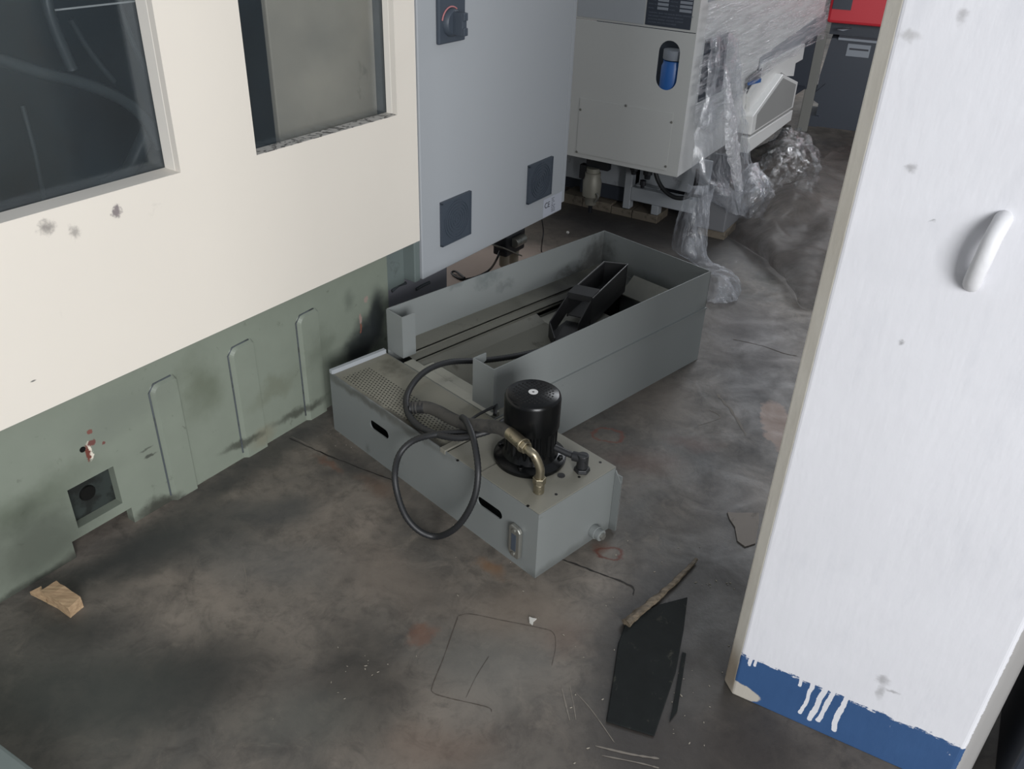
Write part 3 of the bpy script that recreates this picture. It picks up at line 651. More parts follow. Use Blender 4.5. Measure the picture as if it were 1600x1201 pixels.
box(bm, 0, .004, t_, .213, 0, HT-.004)               # far end
box(bm, .004, .56, .209, .213, 0, HT-.004); box(bm, .52, .935, .295, .299, .006, HT-.02)    # back walls
box(bm, .52, .524, .213, .295, 0, HT-.004)
box(bm, .004, .908, t_, .209, .0, .004)
obj('tank_body', bm, TANK, tank)
bm = NB(); prism(bm, [(.913, .293, HT-.008), (.935, .293, HT-.04), (.935, .293, .006), (.913, .293, .0)], (0, .004, 0)); obj('back_flange', bm, TANK, tank)
bm = NB(); box(bm, .0, .014, .0, .209, HT-.004, HT+.012); obj('end_lip', bm, CABGREY, tank, bevel=.001)
bm = NB(); box(bm, .014, .535, .0045, .209, HT-.006, HT-.002); obj('perforated_cover', bm, PERF, tank)
bm = NB(); box(bm, .535, .556, -.001, .24, HT-.004, HT+.004); box(bm, .535, .556, -.002, -.0, HT-.010, HT+.004); obj('cover_strip', bm, LIDM, tank, bevel=.001)
bm = NB(); box(bm, .556, .562, .002, .29, HT-.012, HT-.008); obj('cover_gap', bm, PIT, tank)
bm = NB(); box(bm, .562, .911, .002, .295, HT-.003, HT+.001); box(bm, .690, .912, .001, .2955, HT+.001, HT+.003)
lid = obj('pump_lid', bm, LIDM, tank, bevel=.0008)
for (x, y) in ((715, 718), (869, 772), (825, 790), (938, 722), (845, 745), (905, 745)):
    p = FT.z(x, y, HT+.0032); 
    if p.x < .69: p.z = HT+.0012
    bm = NB(); cyl(bm, (p.x, p.y, p.z-.001), (p.x, p.y, p.z+.0004), .004, n=12); obj('screw_hole', bm, PIT, lid)
p = FT.z(877, 743, HT+.003); bm = NB(); cyl(bm, (p.x, p.y, p.z-.001), (p.x, p.y, p.z+.002), .010, n=20); obj('dark_plug', bm, OILY, lid)
# pump motor
MC = Vector((.728, .152, HT+.003))
pump = obj('pump_flange', lathe(NB(), MC, [(.0, 0), (.096, 0), (.098, .004), (.098, .012), (.092, .016), (.076, .022), (.068, .040), (.066, .05), (.0, .05)], 56), MBLACK, tank, smooth=True)
bm = NB(); prof_r = .066
n = 96; rings = []
for z in (.035, .150):
    rings.append([bm.verts.new(MC+Vector(((prof_r+(.0045 if i % 4 < 2 else 0))*math.cos(2*PI*i/n), (prof_r+(.0045 if i % 4 < 2 else 0))*math.sin(2*PI*i/n), z))) for i in range(n)])
for i in range(n): bm.faces.new((rings[0][i], rings[0][(i+1) % n], rings[1][(i+1) % n], rings[1][i]))
bm.faces.new(rings[1]); bm.faces.new(rings[0][::-1])
obj('motor_body', bm, MBLACK, pump)
bm = NB(); lathe(bm, MC, [(.070, .108), (.074, .110), (.0745, .192), (.072, .201), (.066, .2055), (.0, .2065)], 64); 
fc = obj('fan_cover', bm, MBLACK, pump, smooth=True)
bm = NB()
for rr, k in ((.020, 10), (.028, 14), (.036, 18), (.044, 22), (.052, 26)):
    for i in range(k):
        t = 2*PI*i/k; x, y = rr*math.cos(t), rr*math.sin(t); z = .2066-.0010*(rr/.066)
        cyl(bm, MC+Vector((x, y, z-.0005)), MC+Vector((x, y, z+.0003)), .0027, n=8)
SLOTM = paint('vent_hole_black', (3, 3, 3), .9, 0); obj('vent_holes', bm, SLOTM, pump)
bm = NB(); o_ = [MC+Vector((.0125*math.cos(t*PI/16), .0125*math.sin(t*PI/16), .2072)) for t in range(32)]; i_ = [MC+Vector((.0035*math.cos(t*PI/16), .0035*math.sin(t*PI/16), .2072)) for t in range(32)]
bridge_ring(bm, o_, i_, (0, 0, .0008)); obj('round_sticker', bm, WHITEB, pump, label='small round white sticker with black centre')
for k in range(4):
    t = PI/4+k*PI/2-.3; q = MC+Vector((.085*math.cos(t), .085*math.sin(t), .012)); bm = NB(); cyl(bm, q, q+Vector((0, 0, .014)), .007, n=6); obj('flange_bolt', bm, MBLACK, pump, bevel=.001)
# terminal elbow of the motor cable
bm = NB(); p = FT.z(909, 735, HT+.003)
base_p = Vector((p.x, p.y, HT+.003)); cyl(bm, base_p, base_p+Vector((0, 0, .012)), .023, .021, n=6); cyl(bm, base_p+Vector((0, 0, .012)), base_p+Vector((0, 0, .052)), .0155, n=20)
cg = obj('cable_gland', bm, RUBBER, tank, bevel=.002)
bm = NB(); d_ = (Vector((MC.x, MC.y, 0))-Vector((p.x, p.y, 0))).normalized(); q = base_p+Vector((0, 0, .040)); cyl(bm, q-d_*.012, q+d_*.028, .0135, n=16); tube(bm, [q+d_*.02, q+d_*.045+Vector((0, 0, .004)), q+d_*.08+Vector((0, 0, .012))], .009, 12)
obj('cable_elbow', bm, RUBBER, cg, smooth=True)
# level gauge on the long side
gx0, gx1 = .822, .862
bm = NB(); out = [(gx0, 0, .034), (gx1, 0, .034), (gx1, 0, .134), (gx0, 0, .134)]
prism(bm, [(gx0, -.0005, .046), (gx0+.008, -.0005, .036), (gx1-.006, -.0005, .034), (gx1, -.0005, .042), (gx1, -.0005, .124), (gx1-.008, -.0005, .134), (gx0+.008, -.0005, .138), (gx0, -.0005, .13)], (0, -.013, 0))
lg = obj('level_gauge', bm, ALU, tank, bevel=.003, label='silver framed fluid level gauge')
bm = NB(); box(bm, gx0+.012, gx1-.012, -.0145, -.0132, .058, .112); obj('gauge_window', bm, DARKPL, lg)
for z in (.046, .124): bm = NB(); lathe(bm, ((gx0+gx1)/2, -.0135, z), [(.006, 0), (.006, .003), (.0, .004)], 12, (0, -1, 0)); obj('gauge_bolt', bm, ALU, lg, smooth=True)
# drain stub
bm = NB(); cyl(bm, (.912, .222, .036), (.930, .222, .036), .019, n=24); cyl(bm, (.925, .222, .036), (.945, .222, .036), .0165, n=24)
ds = obj('drain_stub', bm, TANK, tank, bevel=.001)
bm = NB(); cyl(bm, (.945, .222, .036), (.952, .222, .036), .010, n=6); obj('drain_plug', bm, ALU, ds)

# ------------------------------------------------------------------ chip tray behind
HR = .36
tray = thing('chip_tray', 'deep grey-green sheet metal chip tray with inside painted darker towards the far corner, standing behind the pump tank', 'tray', FT, (.25, .75, 0))
tw = .003; Y1, Y2, XR = .225, 1.285, .503
bm = NB()
box(bm, 0, tw, Y1, Y2, .20, HR)                        # left upper wall
box(bm, 0.0, .082, Y1, Y1+tw, .214, HR)               # left return
box(bm, .079, .082, Y1+tw, Y1+.052, .214, HR)
box(bm, tw, XR, Y2-tw, Y2, .0, HR)                    # far wall
box(bm, XR-tw, XR, Y1, Y2, .216, HR)                   # right upper wall
box(bm, .414, XR-tw, Y1, Y1+tw, .214, HR)            # right return
prism(bm, [(.414, Y1+tw, HR), (.414, Y1+.05, HR), (.414, Y1+.05, HR-.025), (.414, Y1+tw, HR-.05)], (tw, 0, 0))
obj('upper_walls', bm, TRAYP, tray)
bm = NB()
box(bm, XR-.001, XR+.003, Y1+.075, Y2-.0, .0, .215); box(bm, XR-.001, XR+.007, Y1+.075, Y2, .212, .218)
box(bm, .0, .004, Y1, Y2, 0, .20); box(bm, .004, XR-.001, Y2-.008, Y2-tw, 0, .214)
box(bm, .004, XR-.001, Y1-.004, Y1-.001, 0, .12)
obj('lower_body', bm, TRAYP, tray)
# stepped inside: beige shelf along the left wall, a small rib, a gutter, then the sloping bottom
sec = [(tw, .224), (.062, .2095), (.064, .2125), (.070, .2125), (.072, .207), (.106, .204), (.108, .2075), (.114, .2075), (.116, .200), (.150, .186), (.160, .182), (.30, .176), (XR-.004, .182)]
bm = NB(); A = [bm.verts.new((x, Y1+.03, z)) for x, z in sec]; B = [bm.verts.new((x, .80, z)) for x, z in sec]
for i in range(len(sec)-1): bm.faces.new((A[i], A[i+1], B[i+1], B[i]))
Cc = [bm.verts.new((x, 1.15, z)) for x, z in sec[:9]]
for i in range(8): bm.faces.new((B[i], B[i+1], Cc[i+1], Cc[i]))
Dd = [bm.verts.new((x, 1.28, z)) for x, z in sec[:9]]
for i in range(8): bm.faces.new((Cc[i], Cc[i+1], Dd[i+1], Dd[i]))
bmesh.ops.solidify(bm, geom=bm.faces[:], thickness=.003)
obj('stepped_bottom', bm, TRAYIN, tray)
bm = NB(); box(bm, .108, .30, .795, 1.02, .176, .180); box(bm, .116, .17, 1.02, 1.28, .176, .180); obj('bottom_shelf', bm, TRAYIN, tray)
bm = NB(); box(bm, .09, XR-.004, Y1-.006, Y1+.032, .186, .205); box(bm, .14, XR-.06, Y1+.032, Y1+.075, .180, .199); obj('front_cross_strip', bm, TRAYIN, tray, bevel=.002)
bm = NB(); box(bm, .12, XR-.004, .80, 1.28, .05, .054); box(bm, .116, .120, .80, 1.28, .054, .18); box(bm, .12, XR-.004, .797, .80, .05, .168); obj('sump', bm, PIT, tray)
bm = NB(); prism(bm, [(.17, 1.281, .225), (XR-.005, 1.281, .225), (XR-.005, 1.21, .17), (.17, 1.21, .17)], (0, 0, .004)); fb_ = obj('far_baffle', bm, TRAYIN, tray); bm = NB(); prism(bm, [(.44, 1.20, .17), (.44, 1.27, .17), (.44, 1.24, .25)], (.004, 0, 0)); obj('baffle_fin', bm, OILY, fb_)
# chute
ch = None
def zp(x, y, z): return FT.z(x, y, z)
fl_, fr_ = zp(944, 409, .325), zp(981, 413, .325); ml, mr = zp(888, 458, .300), zp(926, 466, .300)
bm = NB()
def quadslab(bm, P4, dn, mi=0): prism(bm, P4, dn, mi)
def wall(bm, a, b, h, t=.004):
    d = (b-a); nrm = Vector((-d.y, d.x, 0)).normalized()*t
    prism(bm, [a, b, b-Vector((0, 0, h)), a-Vector((0, 0, h))], nrm)
wall(bm, fl_, ml, .09); wall(bm, mr, fr_, .11); wall(bm, fr_, fl_, .09)
prism(bm, [ml-Vector((0,0,.085)), mr-Vector((0,0,.085)), fr_-Vector((0,0,.085)), fl_-Vector((0,0,.085))], (0, 0, .003))
# lower mouth
l1, l2, l3 = zp(858, 503, .235), zp(866, 528, .215), zp(905, 505, .235)
wall(bm, ml, l1, .07); wall(bm, l1, l2, .06); wall(bm, l3, mr, .08)
prism(bm, [Vector((p.x, p.y, z)) for p, z in ((ml, .19), (l1, .186), (l2, .186), (l3, .186), (mr, .19))], (0, 0, .004))
chute = obj('chip_chute', bm, OILY, tray, label='black open topped chip chute')
bm = NB(); dd = (fl_-ml).normalized(); prism(bm, [ml-dd*.005+Vector((0,0,.004)), mr-dd*.005+Vector((0,0,.004)), mr+dd*.055+Vector((0,0,.006)), ml+dd*.055+Vector((0,0,.006))], (0, 0, .003))
prism(bm, [ml-dd*.005+Vector((0,0,.004)), mr-dd*.005+Vector((0,0,.004)), mr-dd*.005-Vector((0,0,.014)), ml-dd*.005-Vector((0,0,.014))], -dd*.003)
obj('bridge_plate', bm, OILY, chute)
bm = NB()
RIM = paint('worn_steel_edge', (92, 92, 92), .4, .1)
for a, b in ((fl_, ml+dd*.055), (fr_, mr), (fl_, fr_)): tube(bm, [a+Vector((0,0,.001)), b+Vector((0,0,.001))], .0022, 6, step=0)
obj('rim_edge', bm, RIM, chute)

# ------------------------------------------------------------------ hoses
dh = thing('discharge_hose', 'worn grey rubber hose with brass coloured ferrule and elbow beside the black pump', 'hose', FT, (.70, .07, HT))
P = [FT.z(*p) for p in ((646, 637, .232), (665, 636, .238), (684, 642, .244), (706, 654, .256), (728, 662, .275), (755, 665, .295), (780, 668, .318), (797, 677, .330))]
bm = NB(); tube(bm, P, .0180, 16); obj('hose', bm, RUBGREY, dh, smooth=True)
bm = NB(); tube(bm, [P[0]-(P[1]-P[0])*.2, P[0], P[1]], .0185, 16, rib=.006); obj('hose_clamp', bm, OILY, dh, smooth=True)
a = FT.z(796, 676, .330); b = FT.z(821, 698, .333); dv = (b-a).normalized()
bm = NB(); cyl(bm, a, b-dv*.012, .0175, n=28); cyl(bm, b-dv*.012, b-dv*.006, .0195, n=28); obj('ferrule', bm, STEEL, dh, smooth=True, bevel=.001)
bm = NB(); cyl(bm, b-dv*.006, b+dv*.008, .017, n=6); obj('ferrule_nut', bm, STEEL, dh, bevel=.001)
e3 = FT.z(843, 745, .262)
bm = NB(); tube(bm, [b+dv*.004, b+dv*.022+Vector((0, 0, -.001)), b.lerp(e3, .45)+Vector((.014, -.004, .022)), Vector((e3.x, e3.y, .288)), Vector((e3.x, e3.y, .255))], .0115, 18); obj('elbow_pipe', bm, STEEL, dh, smooth=True)
bm = NB(); cyl(bm, (e3.x, e3.y, .242), (e3.x, e3.y, .262), .0175, n=6); obj('elbow_nut', bm, STEEL, dh, bevel=.0015)
bm = NB(); cyl(bm, (e3.x, e3.y, HT+.003), (e3.x, e3.y, .242), .0145, n=24); obj('pipe_stub', bm, STEEL, dh, smooth=True, bevel=.001)
bm = NB()
A_ = [(880, 541, .20), (840, 549, .205), (800, 557, .21), (755, 563, .22), (700, 566, .25), (662, 582, .25), (638, 612, .235), (636, 640, .228), (650, 662, .226), (678, 677, .24), (715, 684, .255), (748, 678, .27), (776, 668, .28), (800, 655, .27)]
tube(bm, [FT.z(*p) for p in A_], .0098, 14, rib=.005)
setp(obj('corrugated_cable_hose', bm, RUBBER, fr=FT, base=FT.z(650, 660, .22), smooth=True), 'black corrugated conduit curving out of the chip tray over the perforated cover', 'hose')
bm = NB()
B_ = [(722, 652, .292), (728, 657, .302), (736, 674, .300), (743, 700, .282), (747, 738, .240), (742, 775, .180), (726, 808, .11), (706, 829, .055), (681, 838, .012), (655, 829, .03), (634, 806, .065), (621, 772, .11), (617, 740, .155), (624, 710, .185), (643, 690, .215), (672, 680, .24), (705, 676, .25), (740, 674, .258), (775, 664, .265), (803, 648, .255)]
tube(bm, [FT.z(*p) for p in B_], .0092, 14, rib=.005)
setp(obj('coiled_black_conduit', bm, RUBBER, fr=FT, base=FT.z(681, 838, 0), smooth=True), 'black conduit hanging in a big loop down to the floor in front of the tank', 'hose')
bm = NB(); tube(bm, [FT.z(*p) for p in ((733, 657, .27), (750, 646, .245), (768, 637, .235), (774, 634, .235))], .0042, 8); tube(bm, [FT.z(*p) for p in ((774, 615, .25), (775, 632, .235), (773, 648, .225))], .006, 8)
setp(obj('thin_cable', bm, RUBBER, fr=FT, base=FT.z(750, 646, .2), smooth=True), 'short thin black cable behind the grey hose, next to the tray corner', 'cable')

# ------------------------------------------------------------------ white wrapped machine at the back
wm = thing('wrapped_lathe', 'white machine tool wrapped in clear stretch film standing at the back', 'machine', FW, (-.3, .5, 0))
zb2 = .345
ox = -.112; oz = (.728+.928)/2; oh = .105; ow = .05
bm = NB()
# front face with an oval sight opening: columns, then ring
box(bm, -1.6, ox-ow-.03, 0, .004, zb2, .972)
inner = [(ox+a, oz+b) for a, b in [(ow*math.cos(t*PI/12), (oh-ow)+ow*math.sin(t*PI/12)) for t in range(13)]+[(ow*math.cos(PI+t*PI/12), -(oh-ow)+ow*math.sin(PI+t*PI/12)) for t in range(13)]]
outer = []
hx, hz0, hz1 = ow+.03, .705, .955
for (px, pz) in inner:
    dx, dz = px-ox, pz-oz; k = min(hx/abs(dx) if abs(dx) > 1e-9 else 1e9, ((hz1-oz) if dz > 0 else (oz-hz0))/abs(dz) if abs(dz) > 1e-9 else 1e9); outer.append((ox+dx*k, oz+dz*k))
for (qx, qz) in ((ox-hx, hz0), (ox+hx, hz0), (ox+hx, hz1), (ox-hx, hz1)):
    i = min(range(len(outer)), key=lambda i: (outer[i][0]-qx)**2+(outer[i][1]-qz)**2); outer[i] = (qx, qz)
bridge_ring(bm, [(p, 0, q) for p, q in outer], [(p, 0, q) for p, q in inner], (0, .004, 0))
box(bm, ox-hx, ox+hx, 0, .004, zb2, hz0); box(bm, ox-hx, ox+hx, 0, .004, hz1, .972); box(bm, ox+hx, 0, 0, .004, zb2, .972)
obj('front_cover', bm, WHITEM, wm)
bm = NB(); box(bm, -1.6, 0, .0, .004, .976, 1.9); obj('upper_front_cover', bm, WHITEM, wm)
bm = NB(); box(bm, -.004, 0, .004, .47, zb2, 1.9); box(bm, -.004, .0, .47, 2.32, .70, 1.9)
prism(bm, [(-.004, .47, .70), (-.004, 1.05, .70), (-.004, .93, .52), (-.004, .80, .34), (-.004, .47, zb2)], (.004, 0, 0))
obj('side_cover', bm, WHITEB, wm)
bm = NB(); box(bm, -1.58, -.01, .01, .5, zb2-.004, zb2); box(bm, -1.58, -.02, .30, 2.3, .34, .36); box(bm, -1.58, -.01, 2.3, 2.32, .34, 1.9); obj('underside', bm, DARKSTEEL, wm)
bm = NB(); box(bm, ox-.09, ox+.09, .09, .10, oz-.16, oz+.16); si = obj('sight_recess', bm, NAVY, wm)
bm = NB(); lathe(bm, (ox+.005, .055, oz-.11), [(.0, -.02), (.050, -.02), (.052, .0), (.052, .10), (.046, .115), (.046, .125), (.0, .13)], 28); obj('blue_bottle', bm, BLUE, si, smooth=True)
bm = NB(); lathe(bm, (ox+.005, .055, oz+.03), [(.048, -.01), (.050, -.006), (.050, .03), (.0, .033)], 28); obj('bottle_band', bm, SILVERL, si, smooth=True)
bm = NB(); box(bm, -.53, -.056, -.0035, -.0002, .367, .628)
cp = obj('access_plate', bm, WHITEM, wm)
for (x, y) in ((907, 171), (901, 237), (978, 165), (1049, 191), (1040, 260)):
    p = FW.ony(x, y, -.0035); bm = NB(); lathe(bm, (p.x, -.0035, p.z), [(.006, 0), (.005, .003), (.0, .004)], 12, (0, -1, 0)); obj('plate_screw', bm, ALU, cp, smooth=True)
bm = NB(); box(bm, -.575, -.247, -.003, -.0003, .985, 1.6); obj('grey_glass_panel', bm, CABGREY, wm)
bm = NB(); box(bm, -.240, -.030, -.002, -.0003, .985, 1.35)
pl = obj('data_plate', bm, NAVY, wm, label='dark data plate with silver fields and small print')
def sfield(x0, x1, z): obj('silver_field', box(NB(), x0, x1, -.003, -.002, z, z+.011), SILVERL, pl)
for i in range(12):
    z = 1.052+.0165*i
    sfield(-.190, -.140, z)
    if i < 4: sfield(-.088, -.033, z)
    elif i == 4: sfield(-.088, -.068, z)
    elif i > 5: sfield(-.068, -.033, z)
GREYTXT = paint('small_print_grey', (92, 100, 112), .5)
for i, s_ in enumerate(('WARNING  READ THE MANUAL BEFORE OPERATION', 'DISCONNECT POWER BEFORE SERVICING', 'ROTATION SPINDLE  VOLTAGE  CURRENT', 'CAUTION  HIGH VOLTAGE INSIDE')):
    textmesh('small_print', s_, .0085, (-.228, -.0022, 1.035-.013*i), (1, 0, 0), (0, 0, 1), GREYTXT, pl, .0002)
for i, s_ in enumerate(('MODEL', 'SERIAL No.', 'VOLTAGE', 'PHASE', 'FREQUENCY', 'CURRENT', 'CAPACITY')): textmesh('small_print', s_, .008, (-.232, -.0022, 1.053+.0165*i), (1, 0, 0), (0, 0, 1), GREYTXT, pl, .0002); textmesh('small_print', s_, .008, (-.134, -.0022, 1.053+.0165*i), (1, 0, 0), (0, 0, 1), GREYTXT, pl, .0002)
# side fittings
bm = NB(); prism(bm, [(.0005, .127, .933), (.0005, .440, .925), (.0005, .462, .655), (.0005, .140, .660)], (.003, 0, 0)); obj('dark_side_window', bm, NAVY, wm)
bm = NB(); prism(bm, [(.0005, .09, 1.09), (.0005, .28, 1.09), (.0005, .28, 1.5), (.0005, .09, 1.5)], (.003, 0, 0)); obj('upper_side_window', bm, CABGREY, wm)
sidegrey = paint('side_recess_grey', (150, 152, 156), .5)
bm = NB(); p1, p2, p3, p4 = [FW.onx(x, y, .002) for x, y in ((1188, 90), (1290, 18), (1290, 45), (1183, 118))]
prism(bm, [p1, p2, p3, p4], (.002, 0, 0)); obj('grey_side_band', bm, sidegrey, wm)
bm = NB(); a = [FW.onx(x, y, .001) for x, y in ((1188, 100), (1253, 68), (1249, 92), (1238, 98), (1235, 118), (1224, 118), (1215, 112), (1172, 188), (1165, 200), (1166, 150), (1180, 128))]
prism(bm, a, (.02, 0, 0)); obj('side_bracket', bm, WHITEB, wm)
bm = NB(); a = [FW.onx(x, y, .0225) for x, y in ((1170, 122), (1190, 106), (1187, 128), (1175, 131), (1166, 147))]; prism(bm, a, (.002, 0, 0)); obj('dark_opening', bm, NAVY, wm)
bm = NB(); a = [FW.onx(x, y, .025) for x, y in ((1168, 129), (1187, 122), (1186, 128), (1168, 133))]; prism(bm, a, (.01, 0, 0)); obj('blue_pipe', bm, BLUE, wm)
# chip conveyor hood: sloping box with grey face
A = [FW.onx(x, y, .06) for x, y in ((1173, 211), (1177, 182), (1224, 116), (1247, 128), (1239, 168))]
bm = NB(); prism(bm, A, (-.25, 0, 0)); cen = sum(A, Vector())/5
hood = obj('conveyor_hood', bm, WHITEB, wm, bevel=.004)
hoodg = paint('hood_grey_face', (142, 142, 140), .5, .06)
bm = NB(); Bp = [cen+(p-cen)*.86+Vector((.0012, .01, 0)) for p in A]; prism(bm, Bp, (.002, 0, 0)); obj('hood_window', bm, hoodg, hood)
bm = NB(); A = [FW.onx(x, y, .065) for x, y in ((1168, 240), (1171, 216), (1239, 172), (1236, 188))]; prism(bm, A, (-.05, 0, 0)); obj('lower_rail', bm, WHITEB, wm, bevel=.003)
bm = NB(); P = [FW.onx(x, y, -.02) for x, y in ((1180, 240), (1195, 232), (1215, 222), (1226, 208), (1230, 195))]; tube(bm, P, .028, 12, rib=.012); obj('duct_hose', bm, RUBGREY, wm, smooth=True)
bm = NB(); a = FW.onx(1210, 232, -.05); box(bm, -.09, -.05, a.y-.04, a.y+.04, 0, a.z+.05); obj('side_leg', bm, WHITEB, wm, bevel=.004)
# frame under the machine
bm = NB()
box(bm, -.365, -.325, .25, .30, .045, .345); box(bm, -.325, .05, .25, .30, .095, .165); box(bm, -.205, -.165, .25, .30, .045, .095)
box(bm, -1.5, -.365, .32, .34, .12, .345); box(bm, -.325, .05, .34, .36, .165, .345); box(bm, -.325, -.19, .29, .36, .16, .168)
obj('base_frame', bm, WHITESH, wm, bevel=.004)
bm = NB(); box(bm, .05, .20, .22, .45, .045, .19); obj('corner_foot', bm, paint('dimmed_foot_paint', (104, 105, 108), .6), wm, bevel=.006)  # frame paint taken darker here to hold down the foot's brightness
bm = NB(); box(bm, -1.5, .1, .5, .52, .0, .34); obj('dark_void_sheet', bm, DARKSTEEL, wm)  # dark sheet standing in for the shaded void under the machine
bm = NB(); box(bm, -.64, -.36, .30, .318, .06, .13); obj('dark_slot', bm, DARKSTEEL, wm)
for (x, z, s_) in ((-.30, .25, .022), (-.225, .24, .024), (-.245, .19, .016), (-.10, .30, .03), (-.45, .33, .03), (-.62, .33, .025)):
    bm = NB(); lathe(bm, (x, .20, z), [(.0, 0), (s_*.6, .0), (s_*.7, s_*.8), (s_, s_), (s_, s_*2.4), (0, s_*2.5)], 10); obj('pipe_fitting', bm, BLACKPL, wm)
bm = NB(); tube(bm, [Vector(p) for p in ((-.19, .2, .34), (-.18, .2, .27), (-.13, .19, .21), (-.06, .18, .185), (.0, .18, .2), (.03, .19, .25), (.03, .2, .34))], .011, 10); obj('drain_hose', bm, RUBBER, wm, smooth=True)
# air filter bowl hanging at the left
fb = thing('air_filter', 'dull metal air filter bowl hanging under the white wrapped machine', 'filter', FW, (-.47, .10, .04))
bm = NB(); lathe(bm, (-.478, .10, .085), [(.0, 0), (.028, .0), (.031, .04), (.033, .043), (.046, .046), (.048, .12), (.040, .14), (.040, .165), (.034, .168), (.034, .19), (0, .19)], 32); obj('filter_bowl', bm, paint('bowl_metal', (132, 130, 120), .45, .08, metal=.3), fb, smooth=True)
bm = NB(); cyl(bm, (-.478, .10, .04), (-.478, .10, .085), .010, .012, n=14); obj('drain_nipple', bm, BLACKPL, fb)
bm = NB(); box(bm, -.55, -.512, .09, .13, .21, .28); box(bm, -.52, -.40, .10, .14, .27, .343); obj('mounting_bracket', bm, BLACKPL, fb)
bm = NB(); tube(bm, [Vector((-.44, .075, .11)), Vector((-.425, .07, .135)), Vector((-.43, .07, .155)), Vector((-.445, .075, .15))], .005, 8); obj('release_ring', bm, ALU, fb, smooth=True)
# timber blocks under the frame
for i, (a, b, h) in enumerate(((-.72, -.60, .052), (-.597, -.43, .050), (-.427, -.31, .040), (-.307, -.165, .043))):
    bm = NB(); box(bm, a, b, .252, .40, 0, h); o = obj('timber_block', bm, WOODM, fr=FW, base=((a+b)/2, .32, 0), bevel=.003)
    setp(o, ('leftmost grey timber block under the back white machine', 'second timber block from the left under the back white machine, behind the air filter', 'third timber block from the left under the back white machine', 'fourth timber block from the left under the back white machine, under its frame leg')[i], 'block', 'timber blocks under the white machine')
bm = NB(); box(bm, .06, .20, .24, .42, 0, .045); setp(obj('timber_block', bm, WOODM, fr=FW, base=(.13, .32, 0), bevel=.003), 'pale block under the corner foot, behind the hanging film', 'block', 'timber blocks under the white machine')

# ------------------------------------------------------------------ stretch film
F_WRAP = film('stretch_film_wrap', (240, 242, 246), -.12, .66, .5, .16, (math.radians(28), 0, 0), (1, .9, 12), 3.2, .9)
F_HANG = film('hanging_film', (225, 228, 235), .18, .62, .5, .14, (0, 0, 0), (2.5, 2.5, .7), 5, 1.0)
F_CRINK = film('crinkled_film', (245, 246, 250), .55, .95, .45, .08, (0, 0, 0), (1, 1, 1.3), 16, 1.0)  # white opacity raised in place of the film's sparkle
F_HEAP = film('bubble_film', (190, 190, 190), -.05, .55, .6, .08, (0, 0, 0), (1, 1, 1.2), 14, 1.0)
F_DUST = film('dusty_film', (98, 91, 86), .18, .62, .04, .45, (0, 0, .6), (1, 2.2, 1), 3.0, .35, .12)
F_TAIL = film('milky_film', (200, 204, 212), .12, .55, .2, .25, (0, 0, 0), (3, 3, .5), 5, .8)
def sheet(name, grid, mat, nu, nv, amp, fs, label, seed=0, solid=.0006, base=None):
    """grid: rows of control points; Catmull-Rom both ways plus crumple"""
    rows = [cr(r, nu) for r in grid]; cols = [cr([r[i] for r in rows], nv) for i in range(len(rows[0]))]
    bm = NB(); V = []
    for i, cl in enumerate(cols):
        V.append([])
        for j, p in enumerate(cl):
            q = p*fs+Vector((seed*7.3, seed*3.1, 0)); d = noise.noise_vector(q)*amp + noise.noise_vector(q*2.7)*amp*.45
            p2 = p+d; p2.z = max(p2.z, .004)
            V[-1].append(bm.verts.new(p2))
    for i in range(len(V)-1):
        for j in range(len(V[0])-1): bm.faces.new((V[i][j], V[i+1][j], V[i+1][j+1], V[i][j+1]))
    b = base or V[0][0].co.copy(); o = obj(name, bm, mat, base=(b[0], b[1], 0), smooth=True)
    for p in o.data.polygons: p.use_smooth = True
    return setp(o, label, 'film') if label else o
def wW(x, y, z): return FW.M @ Vector((x, y, z))
# wrap round the side of the white machine
ysw = (-.0, .25, .5, .8, 1.1, 1.5, 1.9, 2.3); bot = (.60, .50, .56, .62, .655, .665, .67, .66)
rows = []
for k in range(5):
    rows.append([wW(.034+(.012 if k == 0 else 0), y, b+(1.62-b)*k/4) for y, b in zip(ysw, bot)])
wrapo = sheet('stretch_wrap', rows, F_WRAP, 10, 6, .010, 5, 'clear stretch film pulled in diagonal streaks round the side of the white machine', 1)
# hanging curtain of film below the wrap
def w_px(x, y, X): v = FW.onx(x, y, X); return FW.M @ v
rows = [[w_px(x, y, X) for x, y, X in r] for r in (
    [(1110, 60, .05), (1125, 55, .06), (1140, 50, .05), (1155, 60, .04)],
    [(1105, 130, .06), (1125, 135, .09), (1145, 130, .07), (1162, 140, .05)],
    [(1092, 200, .07), (1120, 205, .12), (1148, 205, .11), (1168, 200, .06)],
    [(1082, 262, .08), (1110, 270, .15), (1150, 262, .14), (1172, 240, .08)],
    [(1095, 292, .10), (1125, 300, .20), (1155, 300, .20), (1186, 275, .14)],
    [(1130, 330, .16), (1145, 335, .24), (1160, 335, .24), (1180, 320, .20)])]
sheet('hanging_film', rows, F_HANG, 12, 10, .022, 9, 'clear crinkled film curtain hanging loose at the corner of the white machine', 2)
rows = [[w_px(x, y, X) for x, y, X in r] for r in (
    [(1131, 110, .10), (1134, 108, .11), (1137, 110, .10)], [(1132, 160, .14), (1140, 160, .16), (1146, 162, .14)], [(1132, 205, .16), (1143, 205, .18), (1152, 206, .16)], [(1136, 240, .18), (1147, 242, .2), (1157, 240, .18)], [(1150, 300, .2), (1155, 300, .22), (1160, 300, .2)])]
sheet('crinkled_strip', rows, F_CRINK, 12, 12, .008, 40, 'shiny crinkled strip of film whitened for its sparkle beside the white machine', 3)
